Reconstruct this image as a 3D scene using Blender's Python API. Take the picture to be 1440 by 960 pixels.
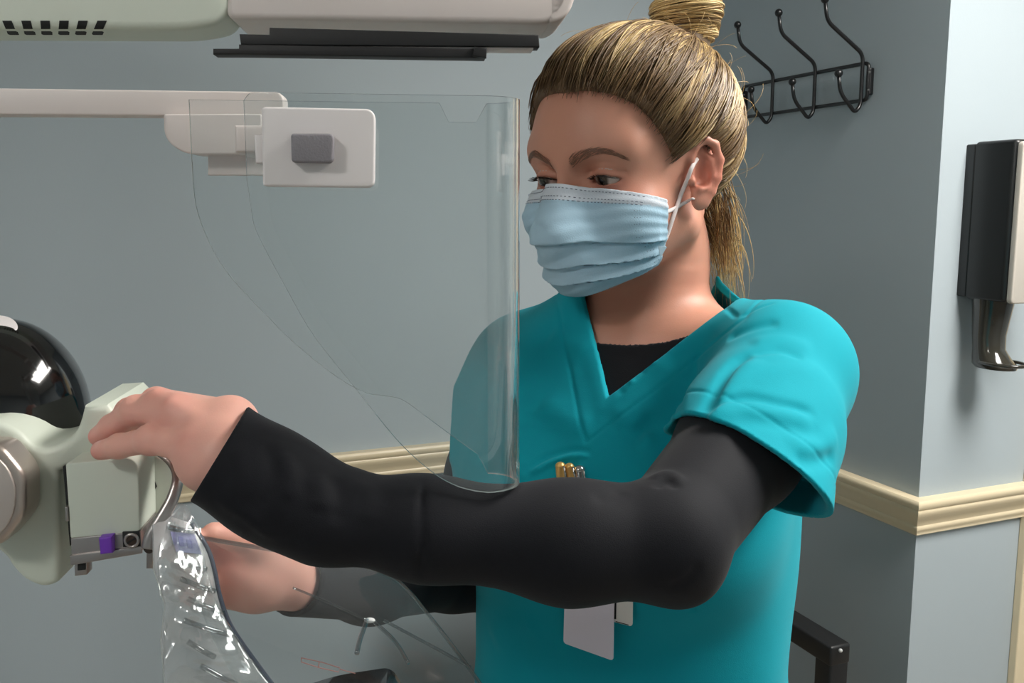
import bpy, bmesh, math, random
import numpy as np
from mathutils import Vector, Matrix, noise as mnoise

for _o in list(bpy.data.objects):
    bpy.data.objects.remove(_o, do_unlink=True)
scene = bpy.context.scene
COL = scene.collection
random.seed(7)
RNG = np.random.default_rng(7)

# ------------------------------------------------------------------ camera
Q = 1.0                             # coarseness of the organic meshes (1 = full detail)
F_PX = 1313.0                       # focal length in pixels of a 1440 x 960 frame
PITCH = math.radians(8.24)
CAM = np.array([0.0, 0.0, 1.50])
SP, CP = math.sin(PITCH), math.cos(PITCH)
C_R = np.array([1.0, 0, 0]); C_F = np.array([0, CP, -SP]); C_U = np.array([0, SP, CP])
cam_data = bpy.data.cameras.new('camera')
cam_data.sensor_width = 36.0
cam_data.lens = F_PX / 1440.0 * 36.0
cam_data.clip_start = 0.02
cam = bpy.data.objects.new('camera', cam_data)
COL.objects.link(cam)
cam.location = CAM
cam.rotation_euler = (math.pi / 2 - PITCH, 0, 0)
scene.camera = cam

# ------------------------------------------------------------------ world, exposure
world = bpy.data.worlds.new('world'); scene.world = world
world.use_nodes = True
world.node_tree.nodes['Background'].inputs[0].default_value = (0.8, 0.9, 1.0, 1)
world.node_tree.nodes['Background'].inputs[1].default_value = 0.05
scene.view_settings.view_transform = 'Standard'
scene.view_settings.look = 'None'
scene.view_settings.gamma = 1.0
scene.view_settings.use_curve_mapping = False
scene.view_settings.exposure = 0.12
scene.cycles.transparent_max_bounces = 24
LAMP_STRENGTH = 29.0                 # radiance of the ceiling panels (built with the room)
CEIL_Z = 2.52
# centre x, y, half size u, half size v of each ceiling panel
CEIL_PANELS = [(1.27, 0.74, 0.30, 0.60), (-1.10, -0.90, 0.22, 0.22)]

# ------------------------------------------------------------------ helpers
def P(px, py, D):
    """point seen at pixel (px, py) of the photograph, D metres in front of the lens"""
    return CAM + C_R * ((px - 720) / F_PX * D) - C_U * ((py - 480) / F_PX * D) + C_F * D

def ray(px, py):
    d = C_R * ((px - 720) / F_PX) - C_U * ((py - 480) / F_PX) + C_F
    return d

class Plane:
    """vertical plane; d = horizontal direction in it, n = normal towards the lens"""
    def __init__(self, origin, yaw):
        self.o = np.array(origin, float)
        self.d = np.array([math.cos(yaw), math.sin(yaw), 0.0])
        self.n = np.array([math.sin(yaw), -math.cos(yaw), 0.0])
    def px(self, x, y, off=0.0):
        r = ray(x, y)
        o = self.o + self.n * off
        t = np.dot(o - CAM, self.n) / np.dot(r, self.n)
        return CAM + r * t
    def st(self, s, z, off=0.0):
        p = self.o + self.d * s + self.n * off
        return np.array([p[0], p[1], z])
    def s_of(self, p):
        return float(np.dot(np.array(p) - self.o, self.d))

def srgb(r, g, b):
    f = lambda c: (c / 255) / 12.92 if c / 255 <= 0.04045 else ((c / 255 + 0.055) / 1.055) ** 2.4
    return (f(r), f(g), f(b), 1.0)

def mat(name, color, rough=0.5, metal=0.0, spec=0.5, noise_amt=0.0, noise_scale=8.0, bump=0.0,
        bump_scale=200.0, sss=0.0, sss_rad=(1, .3, .15), sss_scale=0.01, coat=0.0, attr=None, stretch=None, sheen=0.0):
    m = bpy.data.materials.new(name); m.use_nodes = True
    nt = m.node_tree; b = nt.nodes['Principled BSDF']
    b.inputs['Roughness'].default_value = rough
    b.inputs['Metallic'].default_value = metal
    b.inputs['Specular IOR Level'].default_value = spec
    b.inputs['Coat Weight'].default_value = coat
    b.inputs['Coat Roughness'].default_value = 0.06
    b.inputs['Sheen Weight'].default_value = sheen
    tc = nt.nodes.new('ShaderNodeTexCoord')
    src = tc.outputs['Object']
    if stretch:
        mp = nt.nodes.new('ShaderNodeMapping'); mp.inputs['Scale'].default_value = stretch
        nt.links.new(src, mp.inputs[0]); src = mp.outputs[0]
    if attr:
        a = nt.nodes.new('ShaderNodeAttribute'); a.attribute_name = attr
        col_out = a.outputs['Color']
    else:
        rgb = nt.nodes.new('ShaderNodeRGB'); rgb.outputs[0].default_value = color
        col_out = rgb.outputs[0]
    n = nt.nodes.new('ShaderNodeTexNoise'); n.inputs['Scale'].default_value = noise_scale
    n.inputs['Detail'].default_value = 5
    nt.links.new(src, n.inputs['Vector'])
    mr = nt.nodes.new('ShaderNodeMapRange')
    mr.inputs[3].default_value = 1 - noise_amt; mr.inputs[4].default_value = 1 + noise_amt
    nt.links.new(n.outputs['Fac'], mr.inputs[0])
    mx = nt.nodes.new('ShaderNodeVectorMath'); mx.operation = 'SCALE'
    nt.links.new(col_out, mx.inputs[0]); nt.links.new(mr.outputs[0], mx.inputs['Scale'])
    nt.links.new(mx.outputs[0], b.inputs['Base Color'])
    if sss:
        b.inputs['Subsurface Weight'].default_value = sss
        b.inputs['Subsurface Radius'].default_value = sss_rad
        b.inputs['Subsurface Scale'].default_value = sss_scale
    if bump:
        n2 = nt.nodes.new('ShaderNodeTexNoise'); n2.inputs['Scale'].default_value = bump_scale
        n2.inputs['Detail'].default_value = 3
        nt.links.new(src, n2.inputs['Vector'])
        bp = nt.nodes.new('ShaderNodeBump'); bp.inputs['Strength'].default_value = bump
        bp.inputs['Distance'].default_value = 0.001
        nt.links.new(n2.outputs['Fac'], bp.inputs['Height'])
        nt.links.new(bp.outputs[0], b.inputs['Normal'])
    return m

def clear_mat(name, tint, ior=1.45, rough=0.02, strength=1.0, bump=0.0, bump_scale=30.0, milk=0.0, power=4.5):
    """thin clear plastic sheet: see-through with a Fresnel reflection"""
    m = bpy.data.materials.new(name); m.use_nodes = True
    nt = m.node_tree; nt.nodes.clear()
    out = nt.nodes.new('ShaderNodeOutputMaterial')
    tr = nt.nodes.new('ShaderNodeBsdfTransparent'); tr.inputs[0].default_value = tint
    gl = nt.nodes.new('ShaderNodeBsdfGlossy'); gl.inputs['Roughness'].default_value = rough
    gl.inputs['Color'].default_value = (1, 1, 1, 1)
    fr = nt.nodes.new('ShaderNodeLayerWeight'); fr.inputs['Blend'].default_value = 0.5
    pw = nt.nodes.new('ShaderNodeMath'); pw.operation = 'POWER'; pw.inputs[1].default_value = power   # Schlick
    f0 = ((ior - 1) / (ior + 1)) ** 2 * strength
    mu = nt.nodes.new('ShaderNodeMath'); mu.operation = 'MULTIPLY_ADD'; mu.inputs[1].default_value = 1 - f0; mu.inputs[2].default_value = f0
    mu.use_clamp = True
    mx = nt.nodes.new('ShaderNodeMixShader')
    nt.links.new(fr.outputs['Facing'], pw.inputs[0]); nt.links.new(pw.outputs[0], mu.inputs[0]); nt.links.new(mu.outputs[0], mx.inputs[0])
    nt.links.new(tr.outputs[0], mx.inputs[1]); nt.links.new(gl.outputs[0], mx.inputs[2])
    if milk:                                           # slight cloudiness of the plastic
        df = nt.nodes.new('ShaderNodeBsdfDiffuse'); df.inputs[0].default_value = (.78, .79, .80, 1)
        mk = nt.nodes.new('ShaderNodeMixShader'); mk.inputs[0].default_value = milk
        nt.links.new(tr.outputs[0], mk.inputs[1]); nt.links.new(df.outputs[0], mk.inputs[2])
        nt.links.new(mk.outputs[0], mx.inputs[1])
    nt.links.new(mx.outputs[0], out.inputs[0])
    if bump:
        tc = nt.nodes.new('ShaderNodeTexCoord')
        n2 = nt.nodes.new('ShaderNodeTexNoise'); n2.inputs['Scale'].default_value = bump_scale
        nt.links.new(tc.outputs['Object'], n2.inputs['Vector'])
        bp = nt.nodes.new('ShaderNodeBump'); bp.inputs['Strength'].default_value = bump
        bp.inputs['Distance'].default_value = 0.004
        nt.links.new(n2.outputs['Fac'], bp.inputs['Height'])
        nt.links.new(bp.outputs[0], gl.inputs['Normal']); nt.links.new(bp.outputs[0], fr.inputs['Normal'])
    return m

def link(name, me, material, parent=None, smooth=None):
    o = bpy.data.objects.new(name, me); COL.objects.link(o)
    if material is not None:
        for mm in (material if isinstance(material, (list, tuple)) else [material]):
            me.materials.append(mm)
    if parent is not None: o.parent = parent
    if smooth is not None:
        me.polygons.foreach_set('use_smooth', [True] * len(me.polygons))
        if smooth < 179:
            me.set_sharp_from_angle(angle=math.radians(smooth))
    return o

def tag(o, label, cat, group=None, kind=None):
    o['label'] = label; o['category'] = cat
    if group: o['group'] = group
    if kind: o['kind'] = kind
    return o

def structure(o, label=None, cat=None):
    o['kind'] = 'structure'
    if label: o['label'] = label
    if cat: o['category'] = cat
    return o

def empty(name, loc=(0, 0, 0)):
    o = bpy.data.objects.new(name, None); COL.objects.link(o); o.location = Vector(loc)
    o.empty_display_size = 0.05
    return o

def child(o, parent):
    """parent while keeping world-space mesh coordinates"""
    o.parent = parent
    l = Vector((0, 0, 0)); p = parent
    while p is not None:
        l += p.location; p = p.parent
    o.location = -l
    return o

def bm_mesh(bm, name='mesh'):
    bmesh.ops.recalc_face_normals(bm, faces=bm.faces)
    me = bpy.data.meshes.new(name); bm.to_mesh(me); bm.free()
    return me

def prism(front, back, bevel=0.0, seg=3, sides=0.0):
    """solid between two matching 3D outlines; bevels front/back rims by 'bevel' and long edges by 'sides'"""
    bm = bmesh.new()
    f = [bm.verts.new(p) for p in front]; b = [bm.verts.new(p) for p in back]
    ff = bm.faces.new(f); fb = bm.faces.new(b[::-1])
    n = len(f)
    for i in range(n):
        bm.faces.new([f[i], f[(i + 1) % n], b[(i + 1) % n], b[i]][::-1])
    bmesh.ops.recalc_face_normals(bm, faces=bm.faces)
    if bevel:
        ed = list(set(list(ff.edges) + list(fb.edges)))
        if sides:
            ed = list(bm.edges)
        bmesh.ops.bevel(bm, geom=ed, offset=bevel, segments=seg, profile=0.5, affect='EDGES', clamp_overlap=True)
    return bm_mesh(bm)

def round_poly(pts, r, seg=6):
    """round the corners of a 2D polygon; r scalar or per-corner list"""
    n = len(pts); out = []
    rr = r if isinstance(r, (list, tuple)) else [r] * n
    for i in range(n):
        p0, p1, p2 = (np.array(pts[(i + k) % n], float) for k in (-1, 0, 1))
        a = p0 - p1; b = p2 - p1
        la, lb = np.linalg.norm(a), np.linalg.norm(b)
        c = min(rr[i], la * .49, lb * .49)
        if c <= 0: out.append(p1); continue
        s = p1 + a / la * c; e = p1 + b / lb * c
        for k in range(seg + 1):
            t = k / seg
            out.append((1 - t) ** 2 * s + 2 * t * (1 - t) * p1 + t * t * e)
    return [tuple(o) for o in out]

def box_at(center, size, axes=None, bevel=0.0, seg=2):
    """box with size along axes (rows: unit vectors)"""
    A = np.eye(3) if axes is None else np.array(axes, float)
    h = np.array(size) / 2; c = np.array(center, float)
    bm = bmesh.new(); vs = {}
    for i in (-1, 1):
        for j in (-1, 1):
            for k in (-1, 1):
                vs[i, j, k] = bm.verts.new(c + A[0] * i * h[0] + A[1] * j * h[1] + A[2] * k * h[2])
    for ax in range(3):
        for s in (-1, 1):
            o = [a for a in range(3) if a != ax]; q = []
            for (u, v) in ((-1, -1), (1, -1), (1, 1), (-1, 1)):
                k = [0, 0, 0]; k[ax] = s; k[o[0]] = u; k[o[1]] = v; q.append(vs[tuple(k)])
            bm.faces.new(q)
    bmesh.ops.recalc_face_normals(bm, faces=bm.faces)
    if bevel:
        bmesh.ops.bevel(bm, geom=list(bm.edges), offset=bevel, segments=seg, profile=0.5, affect='EDGES', clamp_overlap=True)
    return bm_mesh(bm)

def catmull(pts, n=8, closed=False):
    pts = [np.array(p, float) for p in pts]; out = []
    m = len(pts); rng = range(m) if closed else range(m - 1)
    for i in rng:
        if closed: a, b, c, d = (pts[(i + k) % m] for k in (-1, 0, 1, 2))
        else: a, b, c, d = pts[max(i - 1, 0)], pts[i], pts[i + 1], pts[min(i + 2, m - 1)]
        for k in range(n):
            t = k / n
            out.append(0.5 * ((2 * b) + (-a + c) * t + (2 * a - 5 * b + 4 * c - d) * t * t + (-a + 3 * b - 3 * c + d) * t ** 3))
    if not closed: out.append(pts[-1])
    return out

def round_path(pts, r, seg=5):
    """3D polyline with rounded bends"""
    pts = [np.array(p, float) for p in pts]; out = [pts[0]]
    for a, b, c in zip(pts[:-2], pts[1:-1], pts[2:]):
        la, lc = np.linalg.norm(a - b), np.linalg.norm(c - b)
        k = min(r, la * .45, lc * .45)
        s_, e_ = b + (a - b) / la * k, b + (c - b) / lc * k
        for i in range(seg + 1):
            t = i / seg
            out.append((1 - t) ** 2 * s_ + 2 * t * (1 - t) * b + t * t * e_)
    return out + [pts[-1]]

def tube(pts, r, seg=8, caps=True, closed=False, flat=1.0, ref=None):
    """tube along pts; r scalar or per-point list; flat < 1 squashes it to a ribbon"""
    pts = [Vector(p) for p in pts]; n = len(pts)
    rr = r if isinstance(r, (list, tuple, np.ndarray)) else [r] * n
    bm = bmesh.new(); rings = []
    nrm = None
    for i in range(n):
        if closed: t = pts[(i + 1) % n] - pts[i - 1]
        else: t = pts[min(i + 1, n - 1)] - pts[max(i - 1, 0)]
        t.normalize()
        if nrm is None:
            a = Vector(ref) if ref is not None else (Vector((0, 0, 1)) if abs(t.z) < .9 else Vector((1, 0, 0)))
            nrm = (a - t * a.dot(t)).normalized()
        else:
            nrm = (nrm - t * nrm.dot(t)).normalized()
        bi = t.cross(nrm)
        rings.append([bm.verts.new(pts[i] + (nrm * math.cos(k * 2 * math.pi / seg) * flat + bi * math.sin(k * 2 * math.pi / seg)) * rr[i]) for k in range(seg)])
    m = n if closed else n - 1
    for i in range(m):
        a, b = rings[i], rings[(i + 1) % n]
        for k in range(seg):
            bm.faces.new([a[k], a[(k + 1) % seg], b[(k + 1) % seg], b[k]])
    if caps and not closed:
        bm.faces.new(rings[0][::-1]); bm.faces.new(rings[-1])
    return bm_mesh(bm)

def ball(c, r, u=16, v=10, scale=(1, 1, 1), axes=None):
    bm = bmesh.new()
    bmesh.ops.create_uvsphere(bm, u_segments=u, v_segments=v, radius=1)
    A = np.eye(3) if axes is None else np.array(axes)
    c = np.array(c); s = np.array(scale) * r
    for w in bm.verts:
        q = np.array(w.co) * s
        w.co = Vector(c + A[0] * q[0] + A[1] * q[1] + A[2] * q[2])
    return bm_mesh(bm)

def cyl(a, b, r, seg=24, bevel=0.0):
    a, b = Vector(a), Vector(b); d = (b - a); L = d.length
    bm = bmesh.new()
    bmesh.ops.create_cone(bm, cap_ends=True, segments=seg, radius1=r, radius2=r, depth=L)
    if bevel:
        ed = [e for e in bm.edges if abs(e.verts[0].co.z - e.verts[1].co.z) < 1e-6]
        bmesh.ops.bevel(bm, geom=ed, offset=bevel, segments=3, profile=.5, affect='EDGES')
    rot = d.to_track_quat('Z', 'Y').to_matrix().to_4x4()
    bmesh.ops.transform(bm, matrix=Matrix.Translation((a + b) / 2) @ rot, verts=bm.verts)
    return bm_mesh(bm)

def join_meshes(ms):
    bm = bmesh.new()
    for m in ms:
        bm.from_mesh(m); bpy.data.meshes.remove(m)
    me = bpy.data.meshes.new('mesh'); bm.to_mesh(me); bm.free()
    return me

# ================================================================== ROOM
A22 = math.radians(22.5)
U = np.array([math.cos(A22), math.sin(A22), 0.0])      # along the left and right wall faces
V = np.array([-math.sin(A22), math.cos(A22), 0.0])     # along the hook wall, away from the lens
RAIL_TOP = 0.914
def floor_hit(px, py, z):
    r = ray(px, py); t = (z - CAM[2]) / r[2]
    return CAM + r * t
K = floor_hit(1292, 699, RAIL_TOP); K[2] = 0           # outside corner
T_B = 0.80
I_ = K + V * T_B                                       # inside corner behind the person

def paint(name, c):
    return mat(name, srgb(*c), rough=0.55, spec=0.3, noise_amt=0.03, noise_scale=3.0, bump=0.12, bump_scale=350)
M_WALL = paint('wall_paint', (170, 181, 187))
M_CEIL = paint('ceiling_paint', (225, 225, 220))
M_TRIM = mat('trim_cream', srgb(226, 210, 178), rough=0.35, noise_amt=0.02, noise_scale=20)
M_FLOOR = mat('floor_vinyl', srgb(140, 130, 118), rough=0.4, noise_amt=0.15, noise_scale=14)

def wall(name, a, b, n, label, z0=0.0, z1=CEIL_Z, th=0.08, ma=0.0, mb=0.0):
    """wall slab from a to b whose room face lies on the line a-b; n points into the room"""
    q = []
    for p in (a, b): q.append((p[0], p[1]))
    fr = [np.array([q[0][0], q[0][1], z0]), np.array([q[1][0], q[1][1], z0]), np.array([q[1][0], q[1][1], z1]), np.array([q[0][0], q[0][1], z1])]
    d = (np.array(b) - np.array(a)) / np.linalg.norm(np.array(b) - np.array(a))
    bk = [p - n * th + d * k * th for p, k in zip(fr, (ma, mb, mb, ma))]
    o = link(name, prism(fr, bk), M_WALL)
    return structure(o, label, 'wall')

W_C = 1.5                 # right wall face length
END_C = K + U * W_C
LEFT = I_ - U * 3.0
DEPTH = 4.2
BL = LEFT - V * DEPTH
BR = END_C - V * (DEPTH - T_B)
wall_left = wall('wall_left', LEFT, I_, -V, 'blue-grey painted wall behind the clear shield and machine')
wall_hooks = wall('wall_back', I_, K, -U, 'dark shaded blue-grey wall carrying the black coat hooks', mb=-1.0)
wall_right = wall('wall_right', K, END_C, -V, 'pale lit blue-grey wall carrying the black dispenser', ma=1.0)
wall('wall_side_left', BL, LEFT, U, 'blue-grey side wall out of view on the left')
wall('wall_side_right', END_C, BR, -U, 'blue-grey side wall out of view on the right')
wall('wall_front', BR, BL, V, 'blue-grey wall behind the viewer')
def slab(name, z0, z1, m, label):
    pts = [LEFT, I_, K, END_C, BR, BL]
    cx = sum(pts) / 6
    lo = [np.array([p[0], p[1], z0]) + (p - cx) * np.array([.05, .05, 0]) for p in pts]
    hi = [p + np.array([0, 0, z1 - z0]) for p in lo]
    return structure(link(name, prism(lo, hi), m), label, name)
slab('floor', -0.05, 0.0, M_FLOOR, 'grey-brown vinyl floor of the exam room')
slab('ceiling', CEIL_Z, CEIL_Z + .05, M_CEIL, 'off-white ceiling of the exam room')

# ---- chair rail moulding: a profile swept along each wall, mitred at the corners
PROF = [(0, 0), (0.006, 0.001), (0.010, 0.004), (0.010, 0.011), (0.0125, 0.014), (0.013, 0.020), (0.011, 0.023),
        (0.012, 0.028), (0.016, 0.036), (0.022, 0.046), (0.025, 0.053), (0.0255, 0.058), (0.0235, 0.061), (0.0265, 0.064),
        (0.028, 0.071), (0.0275, 0.076), (0.024, 0.080), (0.0, 0.080)]
def rail(name, a, b, n, m0, m1, label):
    """m0/m1: how far each end slides along the wall per unit of projection (mitre)"""
    d = (b - a) / np.linalg.norm(b - a)
    z0 = RAIL_TOP - 0.080
    e0, e1 = [], []
    for (o, h) in PROF:
        e0.append(np.array([a[0], a[1], z0 + h]) + n * o + d * (m0 * o))
        e1.append(np.array([b[0], b[1], z0 + h]) + n * o + d * (m1 * o))
    o = link(name, prism(e0, e1), M_TRIM, smooth=40)
    return structure(o, label, 'trim')
rail('trim_1', LEFT, I_, -V, 1, -1, 'cream chair rail moulding on the left wall behind the shield')
rail('trim_2', I_, K, -U, 1, 1, 'cream chair rail moulding on the dark hook wall')
CAS0 = None
PC = Plane(K, A22)
s_cas = PC.s_of(PC.px(1437, 690))
rail('trim_3', K, K + U * s_cas, -V, -1, 0, 'cream chair rail moulding on the pale right wall')
for nm, a, b, n in (('baseboard_left', LEFT, I_, -V), ('baseboard_back', I_, K, -U), ('baseboard_right', K, K + U * s_cas, -V)):
    d = (b - a) / np.linalg.norm(b - a)
    fr = [a + n * .012, b + n * .012, b + n * .012 + np.array([0, 0, .1]), a + n * .012 + np.array([0, 0, .1])]
    bk = [p - n * .012 for p in fr]
    structure(link(nm, prism(fr, bk), M_TRIM), 'cream baseboard at the foot of the wall', 'baseboard')

# ---- door and casing at the right edge
def cas(s0, s1, z0, z1, off, dpt=0.0):
    fr = [PC.st(s0, z0, off), PC.st(s1, z0, off), PC.st(s1, z1, off), PC.st(s0, z1, off)]
    bk = [p - PC.n * (off - dpt) for p in fr]
    return prism(fr, bk, bevel=.003, seg=2)
door = empty('door_1', PC.st(s_cas + .4, 0))
structure(door, 'cream door with its casing at the right edge', 'door')
M_DOOR = mat('door_cream', srgb(222, 200, 160), rough=.4)
for s0, s1, z0, z1, nm in ((s_cas, s_cas + .07, 0, 2.12, 'casing'), (s_cas + .85, s_cas + .92, 0, 2.12, 'casing'), (s_cas, s_cas + .92, 2.05, 2.12, 'casing')):
    child(link(nm, cas(s0, s1, z0, z1, .02), M_TRIM), door)
child(link('door_panel', cas(s_cas + .07, s_cas + .85, 0.005, 2.05, .008), M_DOOR), door)
child(link('door_handle', tube([PC.st(s_cas + .14, 1.0, .01), PC.st(s_cas + .14, 1.0, .06), PC.st(s_cas + .24, 1.0, .06)], .009), mat('handle_steel', srgb(190, 190, 190), rough=.25, metal=1)), door)

# ---- ceiling light panels
M_LFR = mat('lamp_frame', srgb(235, 235, 235), rough=.4)
M_LAMP = bpy.data.materials.new('lamp_diffuser'); M_LAMP.use_nodes = True
_nt = M_LAMP.node_tree; _nt.nodes.clear()
_e = _nt.nodes.new('ShaderNodeEmission'); _e.inputs[0].default_value = (1.0, 0.965, 0.91, 1); _e.inputs[1].default_value = LAMP_STRENGTH
_oo = _nt.nodes.new('ShaderNodeOutputMaterial'); _nt.links.new(_e.outputs[0], _oo.inputs[0])
for i, (x, y, hu, hv) in enumerate(CEIL_PANELS):
    root = empty('ceiling_light', (x, y, CEIL_Z - .03))
    tag(root, ['long rectangular ceiling light panel near the door', 'square ceiling light panel behind the viewer on the left'][i], 'light')
    c = np.array([x, y, CEIL_Z - .012])
    child(link('diffuser', box_at(c - np.array([0, 0, .004]), (2 * hu, 2 * hv, .012), [U, V, (0, 0, 1)]), M_LAMP), root)
    for k in (-1, 1):
        child(link('frame', box_at(c + U * k * (hu + .012), (.024, 2 * hv + .048, .024), [U, V, (0, 0, 1)], .002), M_LFR), root)
        child(link('frame', box_at(c + V * k * (hv + .012), (2 * hu, .024, .024), [U, V, (0, 0, 1)], .002), M_LFR), root)

# ================================================================== COAT HOOKS (on the hook wall)
PB_o = np.array(K); NB = -U                            # wall face, normal into the room
def on_hook_wall(px, py, off=0.0):
    r = ray(px, py); o = PB_o + NB * off
    t = np.dot(o - CAM, NB) / np.dot(r, NB)
    return CAM + r * t
def hw(t, z, off):                                     # t along V from the outside corner
    p = K + V * t + NB * off
    return np.array([p[0], p[1], z])
def t_of(p): return float(np.dot(p - K, V))
M_HOOK = mat('black_wire', srgb(22, 23, 25), rough=.3, spec=.5, noise_amt=.05)
OFFB = .012
pr0 = on_hook_wall(1222, 88, OFFB); pl0 = on_hook_wall(1046, 106, OFFB); pr1 = on_hook_wall(1222, 140, OFFB)
tR, tL = t_of(pr0), t_of(pl0)
zt, zb = pr0[2], pr1[2]
hooks = empty('coat_hook_rack', hw((tR + tL) / 2, zb, 0))
tag(hooks, 'black wire coat hook rack mounted on the dark grey wall', 'coat hooks')
wr = .0042
loop2d = round_poly([(tR, zt), (tL, zt), (tL, zb), (tR, zb)], .012, 5)
child(link('frame', tube([hw(a, b, OFFB) for a, b in loop2d], wr, closed=True), M_HOOK, smooth=180), hooks)
for tt in (tR, tL):
    z0, z1 = zb + .010, zt - .010
    child(link('mounting_plate', box_at(hw(tt, (z0 + z1) / 2, .006), (.012, .010, z1 - z0), [NB, V, (0, 0, 1)], .003), M_HOOK), hooks)
    for zz in (z0 + .010, z1 - .010):
        child(link('screw', ball(hw(tt - .003, zz, .0125), .0028, 10, 6), mat('screw_steel', srgb(150, 150, 150), rough=.3, metal=1)), hooks)
for px in (1212, 1146, 1087):
    tt = t_of(on_hook_wall(px, 110, OFFB + .006))
    o6 = OFFB + .006
    dz = zt - zb
    path = [hw(tt, zt + .120, .124), hw(tt, zt + .078, .116), hw(tt, zt + .018, o6), hw(tt, zb - .010, o6),
            hw(tt, zb - .026, o6 + .014), hw(tt, zb + .014, .074), hw(tt, zb + .052, .080)]
    h = child(link('hook', tube(round_path(path, .016), wr), M_HOOK, smooth=180), hooks)
    for e in (path[0], path[-1]):
        b = link('ball_tip', ball(e, .0086), M_HOOK, smooth=180); b.parent = h
# ================================================================== SANITISER DISPENSER (on the right wall)
M_BLK = mat('black_plastic', srgb(26, 28, 29), rough=.32, noise_amt=.05, bump=.05, bump_scale=500)
M_SIL = mat('dispenser_front', srgb(205, 198, 188), rough=.35, metal=.2)
M_SMOKE = mat('smoked_plastic', srgb(48, 46, 40), rough=.12, spec=.6, coat=.4)
disp = empty('soap_dispenser', PC.px(1392, 540))
tag(disp, 'black wall soap dispenser with silver front and smoked drip cup', 'dispenser')
z_top, z_bot = PC.px(1355, 200)[2], PC.px(1350, 418)[2]
s0 = PC.s_of(PC.px(1352, 300)); wd = .130; dp = .112
def dbox(s_a, s_b, za, zb, o0, o1, r, bev, taper=0.0):
    """block on the wall: outline in plan (along wall, off wall) extruded in height"""
    plan = round_poly([(s_a, o0), (s_b, o0), (s_b - taper, o1), (s_a + taper, o1)], [0, 0, r, r], 6)
    lo = [PC.st(a, za, b) for a, b in plan]; hi = [PC.st(a, zb, b) for a, b in plan]
    return prism(lo, hi, bevel=bev, seg=4)
child(link('back_plate', dbox(s0 + .002, s0 + wd - .002, z_bot + .004, z_top - .004, 0, .022, .004, .004), M_BLK, smooth=40), disp)
child(link('housing', dbox(s0, s0 + wd, z_bot, z_top, .024, dp, .014, .007, .003), M_BLK, smooth=40), disp)
fr2 = round_poly([(s0 + .006, z_bot - .002), (s0 + wd - .006, z_bot - .002), (s0 + wd - .006, z_top - .004), (s0 + .006, z_top - .004)], .010, 5)
ffr = []; fbk = []
cz = (z_bot + z_top) / 2
for a, b in fr2:
    bul = .010 * (1 - ((b - cz) / (z_top - cz)) ** 2)
    ffr.append(PC.st(a, b, dp + .010 + bul)); fbk.append(PC.st(a, b, dp - .002))
child(link('front_cover', prism(ffr, fbk, bevel=.003), M_SIL, smooth=40), disp)
# smoked drip cup: a bent spout under the housing
sc = s0 + .040
def ringpts(z, o, hs, ho, n=20):
    return [PC.st(sc + hs * math.cos(k * 2 * math.pi / n), z, o + ho * math.sin(k * 2 * math.pi / n)) for k in range(n)]
rings = [(z_bot + .002, .054, .038, .040), (z_bot - .020, .053, .035, .037), (z_bot - .070, .050, .031, .031), (z_bot - .098, .052, .030, .030),
         (z_bot - .116, .060, .033, .038), (z_bot - .128, .068, .034, .046), (z_bot - .134, .070, .030, .042)]
bm = bmesh.new(); prev = None; first = None
for (z, o, hs, ho) in rings:
    rg = [bm.verts.new(p) for p in ringpts(z, o, hs, ho)]
    if prev:
        for k in range(20): bm.faces.new([prev[k], prev[(k + 1) % 20], rg[(k + 1) % 20], rg[k]])
    else: first = rg
    prev = rg
bm.faces.new(prev); bm.faces.new(first[::-1])
child(link('drip_cup', bm_mesh(bm), M_SMOKE, smooth=50), disp)
tr_c = [PC.st(sc + .034 * math.cos(a), z_bot - .122, .082 + .050 * math.sin(a)) for a in np.linspace(0, 2 * math.pi, 29)[:-1]]
child(link('cup_rim', tube(tr_c, .0035, closed=True), M_SMOKE, smooth=180), disp)
dr = [PC.st(sc - .014 + .008 * math.cos(a), z_bot - .024, .0) for a in np.linspace(0, 6.28, 3)]
emb = [(0, .009), (-.006, -.001), (-.004, -.007), (.004, -.007), (.006, -.001)]
ce = PC.st(sc - .018, z_bot - .040, .0770)
child(link('drop_emblem', tube(catmull([ce + PC.d * a + np.array([0, 0, b]) for a, b in emb], 4, True), .0007, 5, closed=True), M_SMOKE), disp)

# ================================================================== SIGNED-DISTANCE MODELLING
f32 = np.float32
def smin(a, b, k):
    h = np.clip(0.5 + 0.5 * (b - a) / k, 0, 1)
    return b + (a - b) * h - k * h * (1 - h)
def smax(a, b, k): return -smin(-a, -b, k)
def nlen(v): return np.sqrt(np.einsum('ij,ij->i', v, v))
def s_ball(p, c, r): return nlen(p - np.asarray(c, f32)) - r
def s_ell(p, c, r, R=None):
    q = p - np.asarray(c, f32)
    if R is not None: q = q @ np.asarray(R, f32).T
    r = np.asarray(r, f32)
    k0 = nlen(q / r); k1 = nlen(q / (r * r))
    return k0 * (k0 - 1.0) / np.maximum(k1, 1e-6)
def s_cap(p, a, b, ra, rb):
    a = np.asarray(a, f32); b = np.asarray(b, f32); d = b - a
    q = p - a
    t = np.clip(q @ d / max(float(d @ d), 1e-12), 0, 1)
    return nlen(q - t[:, None] * d) - (ra + (rb - ra) * t)
def s_chain(p, pts, rs, k=0.01):
    d = None
    for i in range(len(pts) - 1):
        e = s_cap(p, pts[i], pts[i + 1], rs[i], rs[i + 1])
        d = e if d is None else smin(d, e, k)
    return d
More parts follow.
